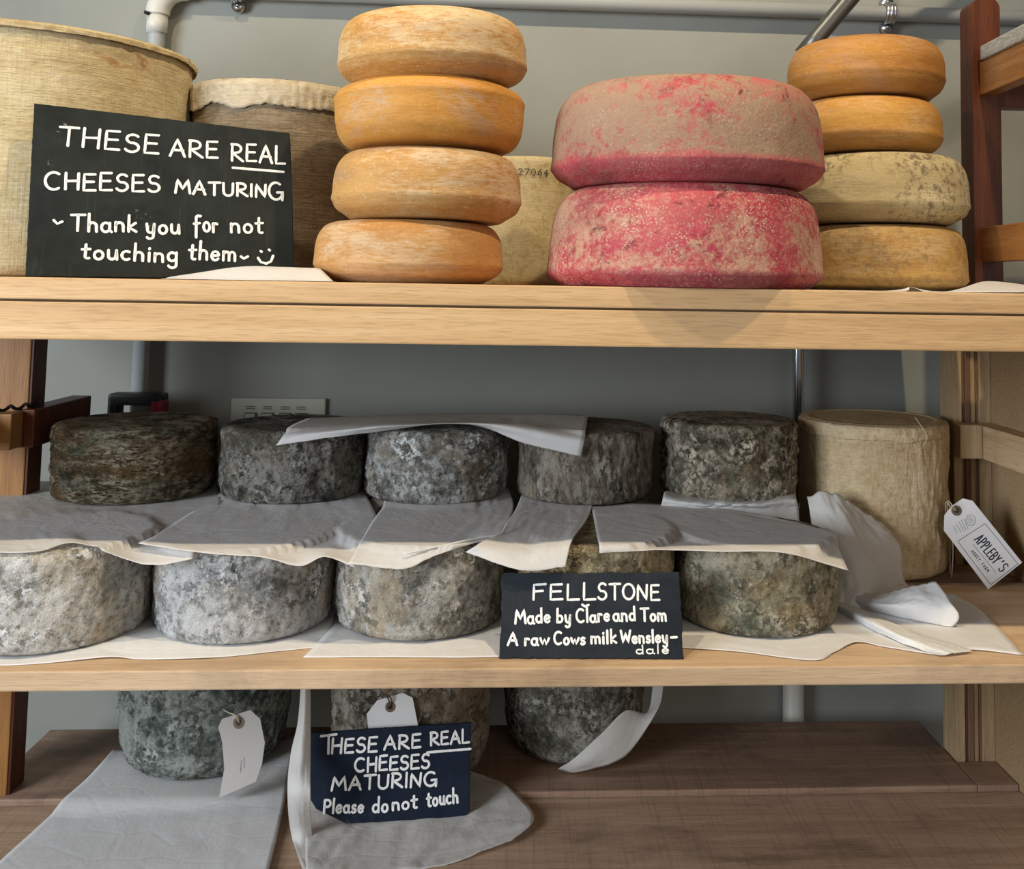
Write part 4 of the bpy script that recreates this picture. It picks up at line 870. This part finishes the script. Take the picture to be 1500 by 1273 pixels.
sign('painted_sign', [(0.00801, -0.0014), (0.1838, -0.00152), (0.18984, 0.00651), (0.18996, 0.12807), (0.05524, 0.12662), (-0.04992, 0.12491), (-0.05044, 0.04033), (-0.0376, 0.02131)], .006, M['board_navy'], S3,
     [('T', -0.03439, 0.09506, -0.01239, 0.09584, 0.02569), ('HESE', -0.01842, 0.09614, 0.04826, 0.09471, 0.01986), ('ARE', 0.05937, 0.09699, 0.11366, 0.09716, 0.0191), ('REAL', 0.12908, 0.09926, 0.18725, 0.10122, 0.01832), ('CHEESES', 0.01698, 0.06816, 0.12779, 0.06898, 0.01889),
      ('MATURING', -0.01598, 0.04488, 0.1387, 0.043, 0.01867), ('Please', -0.02643, 0.01519, 0.03131, 0.0128, 0.01842), ('do', 0.04535, 0.01199, 0.06746, 0.01165, 0.01951), ('not', 0.07447, 0.01309, 0.11085, 0.01472, 0.01877), ('touch', 0.12609, 0.01571, 0.17213, 0.01778, 0.0198)], .0036,
     'navy painted sign on the bottom shelf ending Please do not touch',
     [((0.12415, 0.08999), (0.1895, 0.09153))], seed=12, jag=.0004)
# tags
def ring(name, c, r0, r1, z, m, parent, n=24, h=.0006):
    vs = []
    for zz in (z, z+h):
        for r_ in (r0, r1):
            for i in range(n): a = 2*math.pi*i/n; vs.append((c[0]+r_*math.cos(a), c[1]+r_*math.sin(a), zz))
    fs = []
    for i in range(n):
        j = (i+1) % n; fs += [(2*n+i, 3*n+i, 3*n+j, 2*n+j), (n+i, n+j, 3*n+j, 3*n+i), (i, 2*n+i, 2*n+j, j), (i, j, n+j, n+i)]
    return mesh_obj(name, vs, fs, m, parent)
def disc(name, c, r, z, m, parent, n=20):
    return mesh_obj(name, [(c[0]+r*math.cos(2*math.pi*i/n), c[1]+r*math.sin(2*math.pi*i/n), z) for i in range(n)], [tuple(range(n))], m, parent)
def card_tag(poly, hole, mm, mat, label, hr=.0042, bendf=None):
    o = board('paper_tag', poly, .0007, M[mm], mat, jag=0, step=.01, bevel=.0001); tag(o, label, 'tag')
    ring('eyelet', hole, hr*.5, hr, .0002, M['eyelet'], o); disc('eyelet_hole', hole, hr*.5, .0004, M['black'], o); return o
S4 = mat_from((0.75560, 0.32600, -0.00010), (0.80713, 0.00000, 0.59037), (-0.57460, 0.22961, 0.78557), (-0.13555, -0.97328, 0.18532))
t4 = card_tag([(0.00037, -0.00065), (0.07042, -0.00017), (0.06938, 0.11676), (0.05919, 0.12866), (0.03684, 0.13001), (0.01762, 0.12528), (0.00176, 0.10791)], (0.0382, 0.11992), 'card', S4, 'white printed tag headed APPLEBY’S hanging from the tall clothbound cheese'.replace('’', "'"), .0082)
def wavy(a, b, n=5, amp=.0006):
    a, b = Vector(a), Vector(b); d = b-a; nn = Vector((-d.y, d.x)).normalized(); out = []
    rr = random.Random(n*7)
    for k_ in range(n):
        p = a+d*(k_/n); q = a+d*((k_+.7)/n); out.append([tuple(p+nn*amp*rr.uniform(-1, 1)), tuple((p+q)/2+nn*amp*rr.uniform(-1, 1)), tuple(q+nn*amp*rr.uniform(-1, 1))])
    return out
pl_ = []
for (t, u0, v0, u1, v1, h) in [('APPLEBY', 0.03148, 0.06907, 0.03217, 0.0234, 0.01679)]: pl_ += strokes_for(t, u0, v0, u1, v1, h, jit=0, gapw=.3)
for (t, u0, v0, u1, v1, h) in [("'", 0.0324, 0.01881, 0.03249, 0.01648, 0.01667), ('S', 0.03307, 0.01393, 0.03316, 0.00757, 0.01666)]: pl_ += strokes_for(t, u0, v0, u1, v1, h, jit=0)
ribbons('printed_name', pl_, .0019, M['ink'], t4, .0003, .0001)
pl_ = []
for (t, u0, v0, u1, v1, h) in [('ABBEY', 0.01541, 0.05859, 0.01552, 0.04073, 0.00513), ('FARM', 0.01562, 0.03433, 0.01568, 0.01977, 0.00511)]: pl_ += strokes_for(t, u0, v0, u1, v1, h, jit=0, gapw=.5)
pl_ += [[(0.06219, 0.0784), (0.06354, 0.00211), (0.00777, 0.00257), (0.00893, 0.08231), (0.06219, 0.0784)]]
ribbons('printed_border', pl_, .0007, M['ink'], t4, .0003, .0001)
pl_ = [[(0.02559, 0.06551), (0.0267, 0.01145)]]
pl_ += wavy((0.03963, 0.10331), (0.03475, 0.08605), 4)+wavy((0.0347, 0.10418), (0.03053, 0.08773), 5)+wavy((0.02977, 0.10506), (0.02719, 0.08878), 5)+wavy((0.02504, 0.10449), (0.02227, 0.08965), 4)+wavy((0.01942, 0.10456), (0.01559, 0.09177), 4)
ec = Vector((0.0471, 0.09547)); e1 = (Vector((0.04613, 0.08774))-ec); e2 = (Vector((0.05509, 0.09568))-ec)
pl_ += [[tuple(ec+e1*math.cos(math.radians(a))+e2*math.sin(math.radians(a))) for a in range(0, 361, 20)]]
pl_ += wavy(tuple(ec-e1*.6+e2*.35), tuple(ec+e1*.6+e2*.35), 3)+wavy(tuple(ec-e1*.7), tuple(ec+e1*.7), 3)+wavy(tuple(ec-e1*.6-e2*.4), tuple(ec+e1*.6-e2*.4), 3)
tag(ribbons('printed_marks', pl_, .0006, M['inkfaint'], t4, .0003, .0001), kind='stuff')
def child_world(o, parent):
    """parent a mesh built in world coordinates under an object that has a matrix of its own"""
    o.parent = parent; o.matrix_parent_inverse = parent.matrix_world.inverted(); return o
def string(pts, r, m, parent):
    o = thread('string', pts, r, m, None); return child_world(o, parent)
t4.matrix_world = S4
string([(0.7156, 0.349, 0.1176), (0.7061, 0.34, 0.126), (0.7034, 0.352, 0.1322), (0.7084, 0.375, 0.1154), (0.7255, 0.4, 0.0598), (0.7261, 0.4, 0.0042)], .0009, M['string'], t4)
string([(0.7156, 0.349, 0.1176), (0.7048, 0.345, 0.1228), (0.7031, 0.354, 0.1285), (0.715, 0.38, 0.0977), (0.7248, 0.385, 0.0524), (0.7219, 0.385, 0.0017)], .0009, M['string'], t4)
S5 = mat_from((-0.43950, 0.35500, -0.31680), (0.91249, 0.00000, 0.40910), (-0.39942, 0.21635, 0.89088), (-0.08851, -0.97632, 0.19741))
t5 = card_tag([(-0.0, -1e-05), (0.05915, -0.00089), (0.07597, 0.01958), (0.08897, 0.04504), (0.09287, 0.07996), (0.08273, 0.09802), (0.0384, 0.10332), (0.02903, 0.09473), (0.02798, 0.07116), (0.01972, 0.03542)], (0.06076, 0.08785), 'cardgrey', S5, 'grey curled paper tag hanging on the green grey bottom shelf cheese', .0088)
tag(ribbons('pencil_marks', wavy((0.04202, 0.02075), (0.04833, 0.03656), 5, .0016)+wavy((0.04768, 0.02449), (0.05371, 0.03941), 4, .0012), .0007, M['inkfaint'], t5, .0003, .0001), kind='stuff')
string([(-0.4182, 0.37, -0.2114), (-0.4243, 0.372, -0.202), (-0.4382, 0.385, -0.2029), (-0.4497, 0.4, -0.2047)], .0011, M['string'], t5)
S6 = mat_from((-0.21670, 0.35300, -0.22380), (0.99961, 0.00000, 0.02809), (-0.02781, 0.14084, 0.98964), (-0.00396, -0.99003, 0.14078))
t6 = card_tag([(0.00114, -0.00491), (0.07839, -0.00389), (0.06649, 0.04946), (0.0512, 0.05691), (0.01206, 0.04744), (-0.00383, 0.02838)], (0.03231, 0.03748), 'cardwhite', S6, 'blank white tag on the middle bottom cheese, above the painted sign', .0078)
string([(-0.1861, 0.357, -0.1849), (-0.1882, 0.354, -0.1724), (-0.1977, 0.352, -0.1613), (-0.2082, 0.358, -0.1522), (-0.2116, 0.365, -0.1414)], .0012, M['twine'], t6)
string([(-0.1861, 0.357, -0.1849), (-0.184, 0.354, -0.1724), (-0.1913, 0.352, -0.1634), (-0.1818, 0.358, -0.1555), (-0.1853, 0.365, -0.1364)], .0012, M['twine'], t6)
string([(-0.1612, 0.358, -0.1392), (-0.1437, 0.357, -0.1575), (-0.1335, 0.356, -0.1798), (-0.1408, 0.352, -0.2089)], .0009, M['twine'], t6)
# inked number on the cream truckle
cx, cy, cr_, ch = cream
def wrap(v):
    a = v.x/cr_; rr = cr_+.0012+v.z; return Vector((rr*math.sin(a), -rr*math.cos(a), v.y))
pl_ = []
c_z = (0.0194, 0.45, 0.6588)[2]-T1
for t, a0, a1 in (('2', .0, .0075), ('7', .011, .0185), ('0', .022, .0295), ('6', .033, .0405), ('4', .044, .0515)):
    pl_ += strokes_for(t, a0+(-0.0052, 0.45, 0.6582)[0]-cx, c_z, a1+(-0.0052, 0.45, 0.6582)[0]-cx, c_z-.0002, .0105, jit=.05)
o = ribbons('inked_number', pl_, .0014, M['ink'], Cc, .0006, .0002, warp=wrap)
